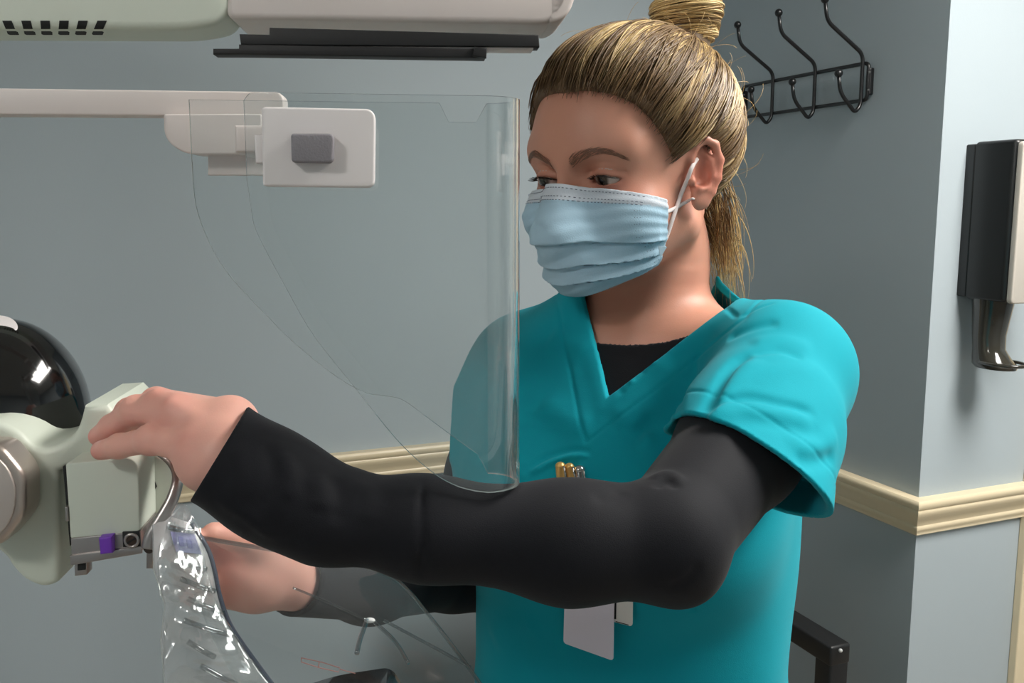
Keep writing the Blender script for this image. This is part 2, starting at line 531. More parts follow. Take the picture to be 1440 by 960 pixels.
def s_poly_dist(p, pts):
    """distance to a polyline and position along it (0..1)"""
    best = np.full(len(p), 9.0, f32); tt = np.zeros(len(p), f32)
    seg = [np.linalg.norm(np.array(pts[i + 1]) - np.array(pts[i])) for i in range(len(pts) - 1)]
    tot = sum(seg); acc = 0
    for i in range(len(pts) - 1):
        a = np.asarray(pts[i], f32); d = np.asarray(pts[i + 1], f32) - a
        t = np.clip((p - a) @ d / max(float(d @ d), 1e-12), 0, 1)
        e = nlen(p - a - t[:, None] * d)
        m = e < best
        best[m] = e[m]; tt[m] = (acc + t[m] * seg[i]) / tot
        acc += seg[i]
    return best, tt
def bounded(f, c, r, pad=0.03):
    """evaluate f only near its bounding ball"""
    c = np.asarray(c, f32)
    def g(p):
        bd = nlen(p - c) - r
        d = bd + pad
        m = bd < pad
        if m.any(): d[m] = f(p[m])
        return d
    return g

def eval_chunks(f, p, n=300000):
    out = np.empty(len(p), f32)
    for i in range(0, len(p), n): out[i:i + n] = f(p[i:i + n])
    return out

def mesh_sdf(f, lo, hi, h, newton=2, slack=1.35, B=16, b2=4):
    """surface-nets mesh of f = 0 on a two-level sparse grid; returns vertices, quads"""
    h = h * Q
    lo = np.asarray(lo, f32); hi = np.asarray(hi, f32)
    nb = np.ceil((hi - lo) / (h * B)).astype(int); n = nb * B
    def grid(k): return np.stack(np.meshgrid(*[np.arange(i) for i in k], indexing='ij'), -1).reshape(-1, 3)
    bi = grid(nb)
    dc = eval_chunks(f, (lo + (bi * B + (B - 1) / 2) * h).astype(f32))
    S = np.repeat(np.repeat(np.repeat(dc.reshape(nb), B, 0), B, 1), B, 2).astype(f32)
    ab = bi[np.abs(dc) < B * h * 0.87 * slack]
    m2 = B // b2
    sb = (ab[:, None, :] * m2 + grid((m2,) * 3)[None]).reshape(-1, 3)          # sub-blocks
    ds = eval_chunks(f, (lo + (sb * b2 + (b2 - 1) / 2) * h).astype(f32))
    loc = grid((b2,) * 3)
    def put(blocks, vals):
        for i in range(0, len(blocks), 8000):
            idx = (blocks[i:i + 8000, None, :] * b2 + loc[None]).reshape(-1, 3)
            v = np.repeat(vals[i:i + 8000], b2 ** 3) if vals is not None else eval_chunks(f, (lo + idx * h).astype(f32))
            S[idx[:, 0], idx[:, 1], idx[:, 2]] = v
    near = np.abs(ds) < b2 * h * 0.87 * slack + .6 * h
    put(sb[~near], ds[~near]); put(sb[near], None)
    ins = S < 0
    c8 = np.zeros(tuple(n - 1), np.uint8)
    offs = [(i, j, k) for i in (0, 1) for j in (0, 1) for k in (0, 1)]
    def sl(o): return tuple(slice(o[a], n[a] - 1 + o[a]) for a in range(3))
    for o in offs: c8 += ins[sl(o)]
    cells = np.argwhere((c8 > 0) & (c8 < 8))
    vid = np.full(tuple(n - 1), -1, np.int32)
    vid[cells[:, 0], cells[:, 1], cells[:, 2]] = np.arange(len(cells))
    acc = np.zeros((len(cells), 3), f32); cnt = np.zeros(len(cells), f32)
    val = {o: S[cells[:, 0] + o[0], cells[:, 1] + o[1], cells[:, 2] + o[2]] for o in offs}
    for a in offs:
        for ax in range(3):
            if a[ax]: continue
            b = list(a); b[ax] = 1; b = tuple(b)
            va, vb = val[a], val[b]
            m = (va < 0) != (vb < 0)
            t = va[m] / (va[m] - vb[m])
            q = np.tile(np.asarray(a, f32), (m.sum(), 1)); q[:, ax] = t
            acc[m] += q; cnt[m] += 1
    verts = lo + (cells + acc / cnt[:, None]) * f32(h)
    quads = []
    for ax in range(3):
        o1, o2 = [(1, 2), (2, 0), (0, 1)][ax]
        s0 = [slice(1, n[a] - 1) for a in range(3)]; s0[ax] = slice(0, n[ax] - 1)
        s1 = list(s0); s1[ax] = slice(1, n[ax])
        A_, B_ = ins[tuple(s0)], ins[tuple(s1)]
        e = np.argwhere(A_ != B_)
        base = e.copy()
        for a in range(3):
            if a != ax: base[:, a] += 1
        flip = A_[e[:, 0], e[:, 1], e[:, 2]]
        def cell(d1, d2):
            c = base.copy(); c[:, o1] -= d1; c[:, o2] -= d2
            return vid[c[:, 0], c[:, 1], c[:, 2]]
        q = np.stack([cell(1, 1), cell(0, 1), cell(0, 0), cell(1, 0)], 1)
        q[~flip] = q[~flip][:, ::-1]
        quads.append(q)
    quads = np.concatenate(quads)
    quads = quads[(quads >= 0).all(1)]
    verts = verts.astype(f32)
    e = h * 0.3
    for _ in range(newton):
        d = eval_chunks(f, verts)
        g = np.stack([eval_chunks(f, verts + np.eye(3, dtype=f32)[a] * f32(e)) - d for a in range(3)], 1) / e
        g2 = np.maximum((g * g).sum(1), 0.25)
        st = np.clip(d / g2, -h, h)
        verts = verts - g * st[:, None]
    return verts, quads

def np_mesh(name, verts, quads):
    me = bpy.data.meshes.new(name)
    me.vertices.add(len(verts)); me.vertices.foreach_set('co', np.ascontiguousarray(verts, f32).ravel())
    me.loops.add(quads.size); me.loops.foreach_set('vertex_index', np.ascontiguousarray(quads, np.int32).ravel())
    me.polygons.add(len(quads))
    me.polygons.foreach_set('loop_start', np.arange(0, quads.size, quads.shape[1], dtype=np.int32))
    me.polygons.foreach_set('use_smooth', np.ones(len(quads), bool))
    me.update(calc_edges=True); me.validate()
    return me
def set_color(me, name, cols):
    a = me.color_attributes.new(name, 'FLOAT_COLOR', 'POINT')
    c = np.ones((len(me.vertices), 4), f32); c[:, :3] = cols[:, :3]
    a.data.foreach_set('color', c.ravel())

def trace(f, px, py, d0=0.3, d1=1.6):
    """first surface of f seen from the lens at a pixel"""
    r = ray(px, py); t = d0
    for _ in range(200):
        d = float(f((CAM + r * t)[None].astype(f32))[0])
        if d < 2e-4: break
        t += d * 0.6
        if t > d1: break
    return CAM + r * t
def lcol(r, g, b): return np.array(srgb(r, g, b)[:3], f32)

# ================================================================== PERSON
import time as _time
_t0 = _time.time()
# ---- frames
def frame(yaw, pitch):
    s, c = math.sin(yaw), math.cos(yaw)
    f = np.array([-s, -c, 0.0]); l = np.array([c, -s, 0.0]); u = np.array([0, 0, 1.0])
    f2 = f * math.cos(pitch) - u * math.sin(pitch); u2 = u * math.cos(pitch) + f * math.sin(pitch)
    return np.stack([f2, l, u2])
H0 = np.array([.1094, .852, 1.524])                   # between the ear canals
RH = frame(math.radians(43.5), math.radians(8))
def hl(x, y, z): return H0 + RH[0] * x + RH[1] * y + RH[2] * z      # head local -> world
def to_head(p): return ((p - H0.astype(f32)) @ RH.T.astype(f32)).astype(f32)
RT = frame(math.radians(30), 0)
T0 = np.array([.116, .872, 0.0])                      # torso axis
def tl(f, l, z): return T0 + RT[0] * f + RT[1] * l + np.array([0, 0, z])
def to_torso(p): return ((p - T0.astype(f32)) @ RT.T.astype(f32)).astype(f32)
NECK = hl(-.030, 0, 0); NECK = np.array([NECK[0] + .004, NECK[1] + .004, 1.385])
SH_L = np.array([.222, .757, 1.362]); SH_R = np.array([.016, .965, 1.328])
EL_L = P(938, 760, .570); EL_R = P(640, 800, .970)

# ---- head
EYE = np.array([.0745, .0315, .0115])
EAR_C = np.array([.012, .0705, .003])
_ea, _et = math.radians(28), math.radians(10)
_eh = np.array([-math.cos(_ea), math.sin(_ea), 0]); _ev = np.array([-math.sin(_et), 0, math.cos(_et)])
_ev = _ev - _eh * (_ev @ _eh); _ev /= np.linalg.norm(_ev)
_en = np.cross(_ev, _eh); _en = -_en if _en[1] < 0 else _en
R_EAR = np.stack([_eh, _ev, _en]); EAR_S = 0.86
def sd_ear(s):
    q = ((s - EAR_C.astype(f32)) @ R_EAR.T.astype(f32) / f32(EAR_S)).astype(f32)
    d = s_ell(q, (.011, .004, -.003), (.017, .028, .0042))
    hx = [(-.002, .003, .001), (-.003, .016, .003), (.003, .028, .005), (.013, .033, .006), (.023, .027, .006), (.0275, .012, .005),
          (.024, -.005, .004), (.017, -.018, .003), (.010, -.027, .001)]
    d = smin(d, s_chain(q, hx, [.003, .0034, .0036, .0038, .004, .004, .0037, .0034, .003], .003), .004)
    d = smin(d, s_chain(q, [(.012, .022, .000), (.0185, .012, .003), (.0175, -.003, .004), (.011, -.012, .004), (.004, -.013, .005)], [.003, .0036, .0036, .0034, .003], .003), .004)
    d = smin(d, s_ell(q, (.004, -.023, .001), (.0095, .0115, .0045)), .006)
    d = smax(d, -s_ell(q, (.0075, .000, .006), (.0085, .0115, .0075)), .004)
    d = smin(d, s_ball(q, (-.004, -.005, .003), .0042), .005)
    return d * f32(EAR_S)
def sd_skull(q):
    d = s_ell(q, (.004, 0, .038), (.094, .0725, .080))
    return smin(d, s_ell(q, (.045, 0, .035), (.044, .052, .051)), .022)
def sd_head_l(q):
    s = q.copy(); s[:, 1] = np.abs(s[:, 1])
    d = sd_skull(q)
    d = smin(d, s_ell(q, (.042, 0, -.026), (.045, .053, .056)), .03)
    d = smin(d, s_ell(s, (.060, .043, -.021), (.024, .021, .019)), .02)
    d = smin(d, s_cap(s, (.006, .050, -.040), (.068, .014, -.068), .018, .016), .02)
    d = smin(d, s_ball(q, (.076, 0, -.066), .017), .02)
    d = smin(d, s_cap(s, (.0845, .008, .031), (.069, .045, .033), .0090, .0105), .016)
    d = smin(d, s_cap(q, (.0865, 0, .022), (.112, 0, -.034), .0070, .012), .013)
    d = smin(d, s_ball(s, (.100, .012, -.036), .009), .01)
    d = smax(d, -s_ell(s, (.0985, .031, .012), (.019, .022, .0125)), .012)
    # eyelids round the eyeball, with a narrow opening (looking down)
    lid = s_ball(s, EYE, .0136)
    d = smin(d, lid, .0045)
    dy = s[:, 1] - f32(EYE[1]); dz = s[:, 2] - f32(EYE[2])
    cr = nlen(np.stack([s[:, 0] - f32(EYE[0] + .010), dy * .55, dz - .0062], 1))
    d = d + .0016 * np.exp(-(np.abs(dz - (.0066 - 14 * dy * dy)) / .0012) ** 2) * (np.abs(dy) < .016) * (s[:, 0] > .07)
    hh = .0040 * (1 - (dy / .0150) ** 2)
    slit = np.maximum(np.abs(dz + .0026 + 5 * dy * dy) - hh, f32(EYE[0] + .003) - s[:, 0])
    d = smax(d, -slit, .0010)
    ear = sd_ear(s)
    d = smin(d, ear, .005)
    return d
def sd_neck(p):
    d = s_chain(p, [hl(-.022, 0, -.020), hl(-.026, 0, -.075), NECK + np.array([0, 0, -.02]), NECK + np.array([0, 0.01, -.08])], [.046, .0430, .0455, .055], .03)
    for sgn in (-1, 1):
        d = smin(d, s_cap(p, hl(-.018, .047 * sgn, -.030), tl(.040, .014 * sgn, 1.372), .0090, .008), .018)
    d = smin(d, s_cap(p, tl(.035, .018, 1.366), tl(.0, .125, 1.395), .010, .010), .012)
    return d
sd_head = bounded(lambda p: sd_head_l(to_head(p)), hl(.01, 0, .01), .150)

# ---- torso loft (torso frame): z, half width, half depth, centre shift forward
LOFT = np.array([(.80, .178, .125, -.005), (.95, .166, .116, 0), (1.05, .148, .106, .002), (1.13, .147, .108, .006), (1.21, .152, .116, .014),
                 (1.27, .156, .113, .012), (1.32, .152, .098, .004), (1.36, .128, .080, -.006), (1.395, .085, .066, -.012), (1.43, .05, .05, -.016)], f32)
def s_loft(p, T, grow=0.0, e=2.3):
    q = to_torso(p)
    z = q[:, 2]
    a = np.interp(z, T[:, 0], T[:, 1]).astype(f32) + grow
    b = np.interp(z, T[:, 0], T[:, 2]).astype(f32) + grow
    c = np.interp(z, T[:, 0], T[:, 3]).astype(f32)
    fx = np.abs(q[:, 0] - c) / b; ly = np.abs(q[:, 1]) / a
    r = (fx * fx * np.sqrt(fx) + ly * ly * np.sqrt(ly) + f32(1e-9)) ** f32(.4)
    d = (r - 1) * np.minimum(a, b) * .93
    d = np.maximum(d, z - T[-1, 0]); d = np.maximum(d, T[0, 0] - z)
    return d.astype(f32)
_zz = np.linspace(.80, 1.43, 64)
def _smooth_loft():
    from math import exp
    out = []
    for z in _zz:
        w = np.exp(-((_zd := LOFT[:, 0] - z) / .03) ** 2)
        fine = np.stack([np.interp(_zz, LOFT[:, 0], LOFT[:, k]) for k in range(4)], 1)
        ww = np.exp(-((_zz - z) / .018) ** 2); ww /= ww.sum()
        r = (fine * ww[:, None]).sum(0); r[0] = z; out.append(r)
    return np.array(out, f32)
LOFT_S = _smooth_loft()
def sd_trunk(p, grow=0.0):
    d = s_loft(p, LOFT_S, grow)
    for s_, S in ((1, SH_L), (-1, SH_R)):
        d = smin(d, s_cap(p, tl(-.022, .035 * s_, 1.372), S + np.array([0, 0, .006]), .045 + grow, .046 + grow), .04)
        d = smin(d, s_ell(p, tl(.068, .070 * s_, 1.222), np.array([.055, .062, .055]) + grow), .045)
    return d
ARM_L = [SH_L, SH_L * .5 + EL_L * .5 + np.array([0.006, 0.004, -.002]), EL_L, P(800, 762, .563), P(600, 743, .556), P(455, 722, .554), P(385, 684, .555), P(318, 640, .558)]
ARM_R = [SH_R, SH_R * .5 + EL_R * .5, EL_R, P(520, 812, .85), P(415, 812, .745)]
# ---- hands: (pixel x, pixel y, distance) per joint
def hand(wr, mcps, fingers, thumb, palm_r, extra=()):
    W = [P(*w) for w in wr]; Mc = [P(*m) for m in mcps]
    Fg = [[P(*j) for j in f] for f in fingers]; Th = [P(*t) for t in thumb]
    rad = [(.0092, .0082, .0074, .0062), (.0098, .0086, .0078, .0066), (.0098, .0088, .0078, .0066), (.0096, .0084, .0074, .0064)]
    cen = np.mean(W + Mc + Fg[1], 0)
    def f(p):
        d = None
        for i in range(4):
            e = s_cap(p, W[i], Mc[i], palm_r[i], .0098)
            d = e if d is None else smin(d, e, .010)
        for (c, r) in extra: d = smin(d, s_ball(p, c, r), .014)
        fs = None
        for i in range(4):
            r = rad[i]
            e = s_chain(p, [Mc[i]] + Fg[i], r, .004)
            e = smin(e, s_ball(p, Fg[i][0], r[1] + .0005), .004)
            fs = e if fs is None else smin(fs, e, .0012)
        d = smin(d, fs, .0038)
        for i in (1, 2):                               # tendons on the back of the hand, creases on the knuckles
            a_, b_ = W[i] * .35 + Mc[i] * .65, Mc[i] * 1.0
            up_ = np.array([0, -.006, .010])
            e, t = s_poly_dist(p, [W[i] + up_, b_ + up_])
            d = d - .0012 * np.exp(-(e / .0045) ** 2)
            e = nlen(p - (Fg[i][0] + np.array([.001, -.004, .006])).astype(f32))
            d = d + .0005 * np.exp(-((e - .004) / .0010) ** 2)
        d = smin(d, s_chain(p, Th, (.014, .0115, .0098, .0072), .006), .010)
        return d
    return bounded(f, cen, .135)
LH_W = [(318, 652, .558), (322, 632, .562), (326, 606, .570), (332, 596, .584)]
LH_M = [(272, 631, .554), (246, 581, .570), (224, 569, .584), (220, 566, .604)]
LH_F = [[(212, 618, .569), (168, 627, .585), (142, 633, .595)],
        [(192, 577, .591), (158, 600, .605), (139, 613, .613)],
        [(184, 580, .608), (158, 600, .620), (143, 610, .627)],
        [(190, 586, .630), (168, 602, .642), (157, 610, .648)]]
LH_T = [(322, 618, .594), (282, 606, .628), (246, 600, .644), (222, 606, .652)]
hand_L = hand(LH_W, LH_M, LH_F, LH_T, (.0150, .0150, .0145, .0145), [(P(286, 652, .562), .0155), (P(325, 581, .573), .0085), (P(300, 638, .575), .016)])
RH_W = [(412, 832, .742), (414, 820, .738), (414, 806, .738), (412, 794, .742)]
RH_M = [(326, 836, .715), (318, 812, .708), (318, 788, .706), (324, 766, .712)]
RH_F = [[(284, 838, .700), (268, 836, .684), (272, 832, .672)], [(276, 812, .692), (258, 810, .674), (262, 806, .660)],
        [(276, 786, .690), (258, 784, .672), (262, 780, .658)], [(284, 762, .696), (266, 760, .680), (268, 758, .666)]]
RH_T = [(398, 790, .730), (362, 766, .705), (326, 752, .688), (300, 748, .678)]
hand_R = hand(RH_W, RH_M, RH_F, RH_T, (.0140, .0145, .0150, .0145), [(P(372, 800, .722), .019), (P(360, 826, .722), .017), (P(345, 800, .712), .018)])
LEG = [[(tl(0, .085 * s, .86), tl(.015, .080 * s, .48), tl(-.01, .080 * s, .09), tl(.10, .088 * s, .045)), s] for s in (-1, 1)]
def sd_body(p):
    d = sd_head(p)
    d = smin(d, sd_neck(p), .018)
    d = smin(d, sd_trunk(p, -.012), .02)
    d = smin(d, s_chain(p, ARM_L, [.038, .035, .027, .026, .0215, .0195, .0215, .0225], .012), .02)
    d = smin(d, s_chain(p, ARM_R, [.040, .037, .033, .027, .0205], .02), .02)
    d = smin(d, hand_L(p), .010)
    d = smin(d, hand_R(p), .010)
    return np.maximum(d, 1.04 - p[:, 2])

# ---- clothing
SL_L = [SH_L, P(1052, 680, .656)]
SL_R = [SH_R, P(668, 655, .955)]
def scrub_parts(p):
    t = sd_trunk(p, .006)
    L = s_chain(p, [SH_L + np.array([.002, .0, .002]), SL_L[0] * .45 + SL_L[1] * .55, SL_L[1] + (SL_L[1] - SL_L[0]) * .25], [.046, .055, .059], .02)
    L = smin(L, s_chain(p, [SH_L, ARM_L[1], EL_L], [.049, .0465, .042], .02), .02)
    R = s_chain(p, [SH_R, SL_R[1] + (SL_R[1] - SL_R[0]) * .3], [.052, .060], .02)
    return t, L, R
def sd_scrub_outer(p):
    t, L, R = scrub_parts(p)
    return smin(smin(t, L, .03), R, .03)
def plane3(a, b, c, keep):
    n = np.cross(b - a, c - a); n /= np.linalg.norm(n)
    if (keep - a) @ n > 0: n = -n
    return a.astype(f32), n.astype(f32)
CUT_L = plane3(P(985, 606, .660), P(1150, 757, .700), P(1114, 668, .612), SH_L)
CUT_R = (SL_R[1].astype(f32), ((SL_R[1] - SL_R[0]) / np.linalg.norm(SL_R[1] - SL_R[0])).astype(f32))
V_Z = 1.338; V_SL = .86
def vneck(p):
    """negative inside the neck opening"""
    q = to_torso(p)
    al = np.abs(q[:, 1] - .014 - (q[:, 2] - V_Z) * .25)
    front = (al - (q[:, 2] - V_Z) * V_SL) * .85
    front = np.maximum(front, -.035 - q[:, 0])
    front = np.maximum(front, al - .068)
    back = np.maximum(np.sqrt((q[:, 0] + .03) ** 2 + q[:, 1] ** 2) - .064, 1.405 - q[:, 2])
    return smin(front, back, .008).astype(f32)
STROKES = []       # filled below: (points, width, amplitude)
def fold_disp(p):
    out = np.zeros(len(p), f32)
    for pts, w, amp, c, rad in STROKES:
        m = nlen(p - c) < rad + 3 * w
        if not m.any(): continue
        e, t = s_poly_dist(p[m], pts)
        tap = np.clip(np.minimum(t, 1 - t) * 5, 0, 1); tap = tap * tap * (3 - 2 * tap)
        out[m] += amp * np.exp(-(e / w) ** 2) * tap
    return out
def drape(p):
    """slow, soft unevenness of hanging cloth"""
    q = to_torso(p)
    return (.0016 * np.sin(q[:, 1] * 46 + 5 * q[:, 2]) * np.clip((1.26 - q[:, 2]) * 8, 0, 1) + .0012 * np.sin(q[:, 0] * 38 + q[:, 2] * 29)).astype(f32)
def sd_scrub(p):
    b = sd_scrub_outer(p)
    d = b.copy()
    m = np.abs(b) < .022
    q = to_torso(p)
    m |= (nlen(p - CUT_L[0]) < .17) | (nlen(p - CUT_R[0]) < .10) | ((q[:, 2] > 1.30) & (np.abs(q[:, 1]) < .10))
    if m.any(): d[m] = sd_scrub_fine(p[m])
    return d
def sd_scrub_fine(p):
    t, L, R = scrub_parts(p)
    disp = fold_disp(p) + drape(p)
    cL = (p - CUT_L[0]) @ CUT_L[1]; cR = (p - CUT_R[0]) @ CUT_R[1]
    v = vneck(p)
    # hollow only near the openings: sleeve ends and neckline
    hol = np.minimum(np.minimum(np.maximum(L - disp + .0050, -.035 - cL), np.maximum(R - disp + .0050, -.03 - cR)), np.maximum(np.minimum(np.minimum(t, L), R) - disp + .0060, v - .020))
    o = smin(smin(t, smax(L, cL, .0015), .03), smax(R, cR, .0015), .03) - disp
    # stitched facing along the neckline
    o = o + .0009 * np.exp(-((v - .026) / .0018) ** 2) - .0006 * np.exp(-((v - .006) / .006) ** 2)
    o = o + .0008 * np.exp(-((cL + .022) / .0016) ** 2) * (L < .02)
    d = np.maximum(o, -hol)
    d = smax(d, -v, .0015)
    return np.maximum(d, 1.03 - p[:, 2])
def under_arm(p):
    d = s_chain(p, [SH_L, ARM_L[1], EL_L], [.047, .0420, .0350], .02)
    d = smin(d, s_chain(p, ARM_L[2:7] + [P(300, 632, .558)], [.0355, .0338, .0277, .0258, .0290, .0325], .02), .012)
    d = smin(d, s_ball(p, P(962, 802, .572), .016), .02)          # point of the elbow
    return d
U_STROKES = []
CUFF_L = plane3(P(348, 572, .560), P(266, 706, .556), P(307, 640, .50), EL_L)
CUFF_R = (P(412, 812, .742).astype(f32), ((P(412, 812, .742) - EL_R) / np.linalg.norm(P(412, 812, .742) - EL_R)).astype(f32))
def sd_under(p):
    d = smin(sd_trunk(p, -.002), under_arm(p), .02)
    d = smin(d, s_chain(p, ARM_R, [.044, .043, .040, .038, .030], .02), .02)
    r = d.copy()
    m = (np.abs(d) < .018) | (nlen(p - CUFF_L[0]) < .08) | (nlen(p - CUFF_R[0]) < .08) | (p[:, 2] > 1.33)
    if m.any(): r[m] = under_fine(p[m], d[m])
    return r
def under_fine(p, d):
    for pts, w, amp, c, rad in U_STROKES:
        m = nlen(p - c) < rad + 3 * w
        if m.any():
            e, t = s_poly_dist(p[m], pts)
            tap = np.clip(np.minimum(t, 1 - t) * 5, 0, 1)
            d[m] -= amp * np.exp(-(e / w) ** 2) * tap
    for (a, n) in (CUFF_L, CUFF_R):
        c = (p - a) @ n
        near = nlen(p - a) < .10
        e = np.maximum(smax(d, c, .001), -np.maximum(d + .0035, -.02 - c))      # open cuff
        d = np.where(near, e, d)
    # round neckline
    q = to_torso(p)
    nk = nlen(np.stack([q[:, 0] + .004, q[:, 1] * .60, (q[:, 2] - 1.402) * 1.6], 1)) - .0735
    d = smax(d, -nk, .001)
    d = np.maximum(d, 1.05 - p[:, 2])
    return d

def stroke(f, pts, w, amp, store):
    q = [trace(f, x, y) for x, y in pts]
    q = catmull(q, 4)
    q = np.array(q, f32)
    c = q.mean(0); store.append((q, w, amp, c, float(np.max(np.linalg.norm(q - c, axis=1)))))
for pts, w, amp in [
        ([(986, 592), (1006, 553), (1034, 512), (1068, 493)], .0055, -.0050),
        ([(996, 598), (1018, 560), (1046, 522), (1076, 506)], .0070, .0034),
        ([(1056, 500), (1096, 494), (1132, 508)], .0060, -.0022),
        ([(1052, 486), (1100, 480), (1146, 498)], .0090, .0018),
        ([(992, 586), (1020, 566), (1056, 559), (1101, 569), (1150, 584)], .0045, -.0032),
        ([(1004, 592), (1040, 577), (1090, 583), (1146, 598)], .0070, .0024),
        ([(1020, 480), (1056, 462), (1100, 454)], .0060, -.0018),
        ([(996, 600), (1050, 536), (1110, 520), (1170, 530)], .0100, .0018),
        ([(1000, 605), (1060, 590), (1120, 604), (1165, 622)], .0080, -.0018),
        ([(941, 640), (952, 575), (972, 526), (1009, 464)], .0060, -.0030),
        ([(930, 640), (940, 575), (962, 522), (1000, 462)], .0090, .0022),
        ([(868, 645), (890, 615), (914, 596), (948, 582)], .0075, -.0046),
        ([(880, 660), (910, 622), (952, 604)], .0100, .0034),
        ([(858, 600), (900, 560), (950, 500)], .0120, .0018),
        ([(993, 414), (1017, 429), (1038, 447)], .0022, -.0022),
        ([(1038, 447), (1066, 432), (1092, 424)], .0022, -.0014),
        ([(1110, 640), (1140, 650), (1172, 640)], .0060, -.0028),
        ([(1100, 618), (1140, 628), (1178, 612)], .0080, .0024),
        ([(888, 858), (930, 860), (974, 858), (1020, 830)], .0020, -.0016),
        ([(1018, 832), (1024, 810), (1026, 780)], .0020, -.0016),
        ([(742, 668), (772, 650), (806, 640), (832, 640)], .0030, .0034),
        ([(742, 660), (772, 642), (806, 633), (834, 636)], .0026, -.0022),
        ([(760, 560), (800, 590), (838, 600)], .0120, .0018),
        ([(770, 470), (800, 480), (826, 500)], .0100, .0016),
        ([(700, 560), (690, 600), (680, 650)], .0080, -.0030),
        ([(720, 520), (712, 580), (706, 640)], .0100, .0028),
        ([(690, 900), (720, 880), (760, 880)], .0120, .0018)]:
    stroke(sd_scrub_outer, pts, w, amp, STROKES)
# soft puckers along the stitched neckline
for k in range(9):
    t = k / 8
    x, y = 862 + t * 118, 536 - t * 112
    stroke(sd_scrub_outer, [(x, y), (x + 8, y + 10), (x + 15, y + 19)], .0030, .0012 * (1 if k % 2 else -1), STROKES)
_ua = lambda p: under_arm(p)
for pts, w, amp in [
        ([(916, 674), (930, 666), (946, 668), (958, 680)], .0045, .0018),
        ([(920, 686), (938, 677), (954, 688)], .0035, -.0018),
        ([(596, 672), (592, 720), (594, 762), (590, 812)], .0022, -.0022),
        ([(440, 664), (452, 690), (450, 720)], .0060, .0018), ([(468, 668), (480, 700), (470, 740)], .0050, -.0016),
        ([(392, 634), (410, 668), (404, 706)], .0050, .0018), ([(372, 620), (384, 660), (372, 700), (350, 720)], .0045, -.0018),
        ([(330, 620), (340, 665), (318, 705)], .0050, .0014), ([(505, 674), (520, 700), (515, 740)], .0060, .0012),
        ([(300, 700), (340, 720), (392, 760)], .0050, .0016), ([(985, 790), (965, 815), (935, 828)], .0040, -.0010),
        ([(880, 690), (860, 700), (830, 700)], .0050, -.0010)]:
    stroke(_ua, pts, w, amp, U_STROKES)

# ---- materials
M_SKIN = mat('skin', (1, 1, 1, 1), rough=.46, spec=.35, sss=.16, sss_rad=(1, .35, .2), sss_scale=.006, attr='tint', noise_amt=.05, noise_scale=60, bump=.10, bump_scale=900)
M_SCRUB = mat('teal_cotton', srgb(8, 156, 173), rough=.80, spec=.15, noise_amt=.04, noise_scale=30, bump=.18, bump_scale=1400, sheen=.05)
M_UNDER = mat('black_knit', srgb(23, 24, 29), rough=.75, spec=.18, noise_amt=.10, noise_scale=60, bump=.2, bump_scale=1500, sheen=.05)
M_MASK = mat('mask_paper', (1, 1, 1, 1), rough=.7, spec=.2, attr='tint', bump=.25, bump_scale=900)
M_STRAP = mat('mask_strap', srgb(238, 226, 224), rough=.6)
M_HAIR = mat('hair', (1, 1, 1, 1), rough=.38, spec=.45, attr='tint')
M_EYE = mat('eye', (1, 1, 1, 1), rough=.12, spec=.6, attr='tint')

person = empty('person', tl(0, 0, 0))
tag(person, 'person with blond bun in teal scrubs and blue face mask reaching to machine', 'person')

# body: one continuous surface
bl, bh = np.array([-.33, .50, .0]), np.array([.36, 1.10, 1.69])
def _tick(m): print('T', m, round(_time.time() - _t0, 1))
_tick('strokes')
v1, q1 = mesh_sdf(sd_body, (-.33, .47, 1.02), (.34, 1.08, 1.68), .0022)
_tick('body')
me = np_mesh('body', v1, q1)
SKIN = lcol(238, 180, 164)
cols = np.tile(SKIN, (len(v1), 1))
_w = np.clip((v1[:, 2] - 1.36) / .03, 0, 1)[:, None] * np.clip((v1[:, 0] + .06) / .03, 0, 1)[:, None]
cols = (cols * (1 - _w) + lcol(204, 147, 125) * _w).astype(f32)      # tanner face and neck, their shade put into the tone; pinker hands
def blush(c, r, col, amt):
    w = amt * np.exp(-(np.linalg.norm(v1 - np.asarray(c, f32), axis=1) / r) ** 2)[:, None]
    cols[:] = cols * (1 - w) + lcol(*col) * w
for m in LH_M: blush(P(*m) + np.array([0, -.004, .006]), .011, (230, 146, 134), .40)
for f in LH_F: blush(P(*f[0]), .010, (230, 146, 134), .3); blush(P(*f[2]), .010, (232, 140, 130), .6)
for f in LH_F: blush(P(*f[2]) + np.array([.001, -.003, .0055]), .0042, (246, 200, 190), .9)
for m in RH_M: blush(P(*m), .02, (232, 150, 134), .3)
blush(P(370, 815, .73), .05, (236, 164, 144), .3)
blush(hl(.0, .080, .004), .022, (226, 132, 112), .6)
blush(hl(.07, .045, -.02), .022, (214, 130, 108), .5)
blush(hl(.10, 0, -.03), .02, (210, 128, 108), .5)
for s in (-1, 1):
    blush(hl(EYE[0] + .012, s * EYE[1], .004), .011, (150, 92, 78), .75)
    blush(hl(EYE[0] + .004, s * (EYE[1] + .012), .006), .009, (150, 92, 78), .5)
set_color(me, 'tint', cols)
body = link('body', me, M_SKIN); child(body, person)
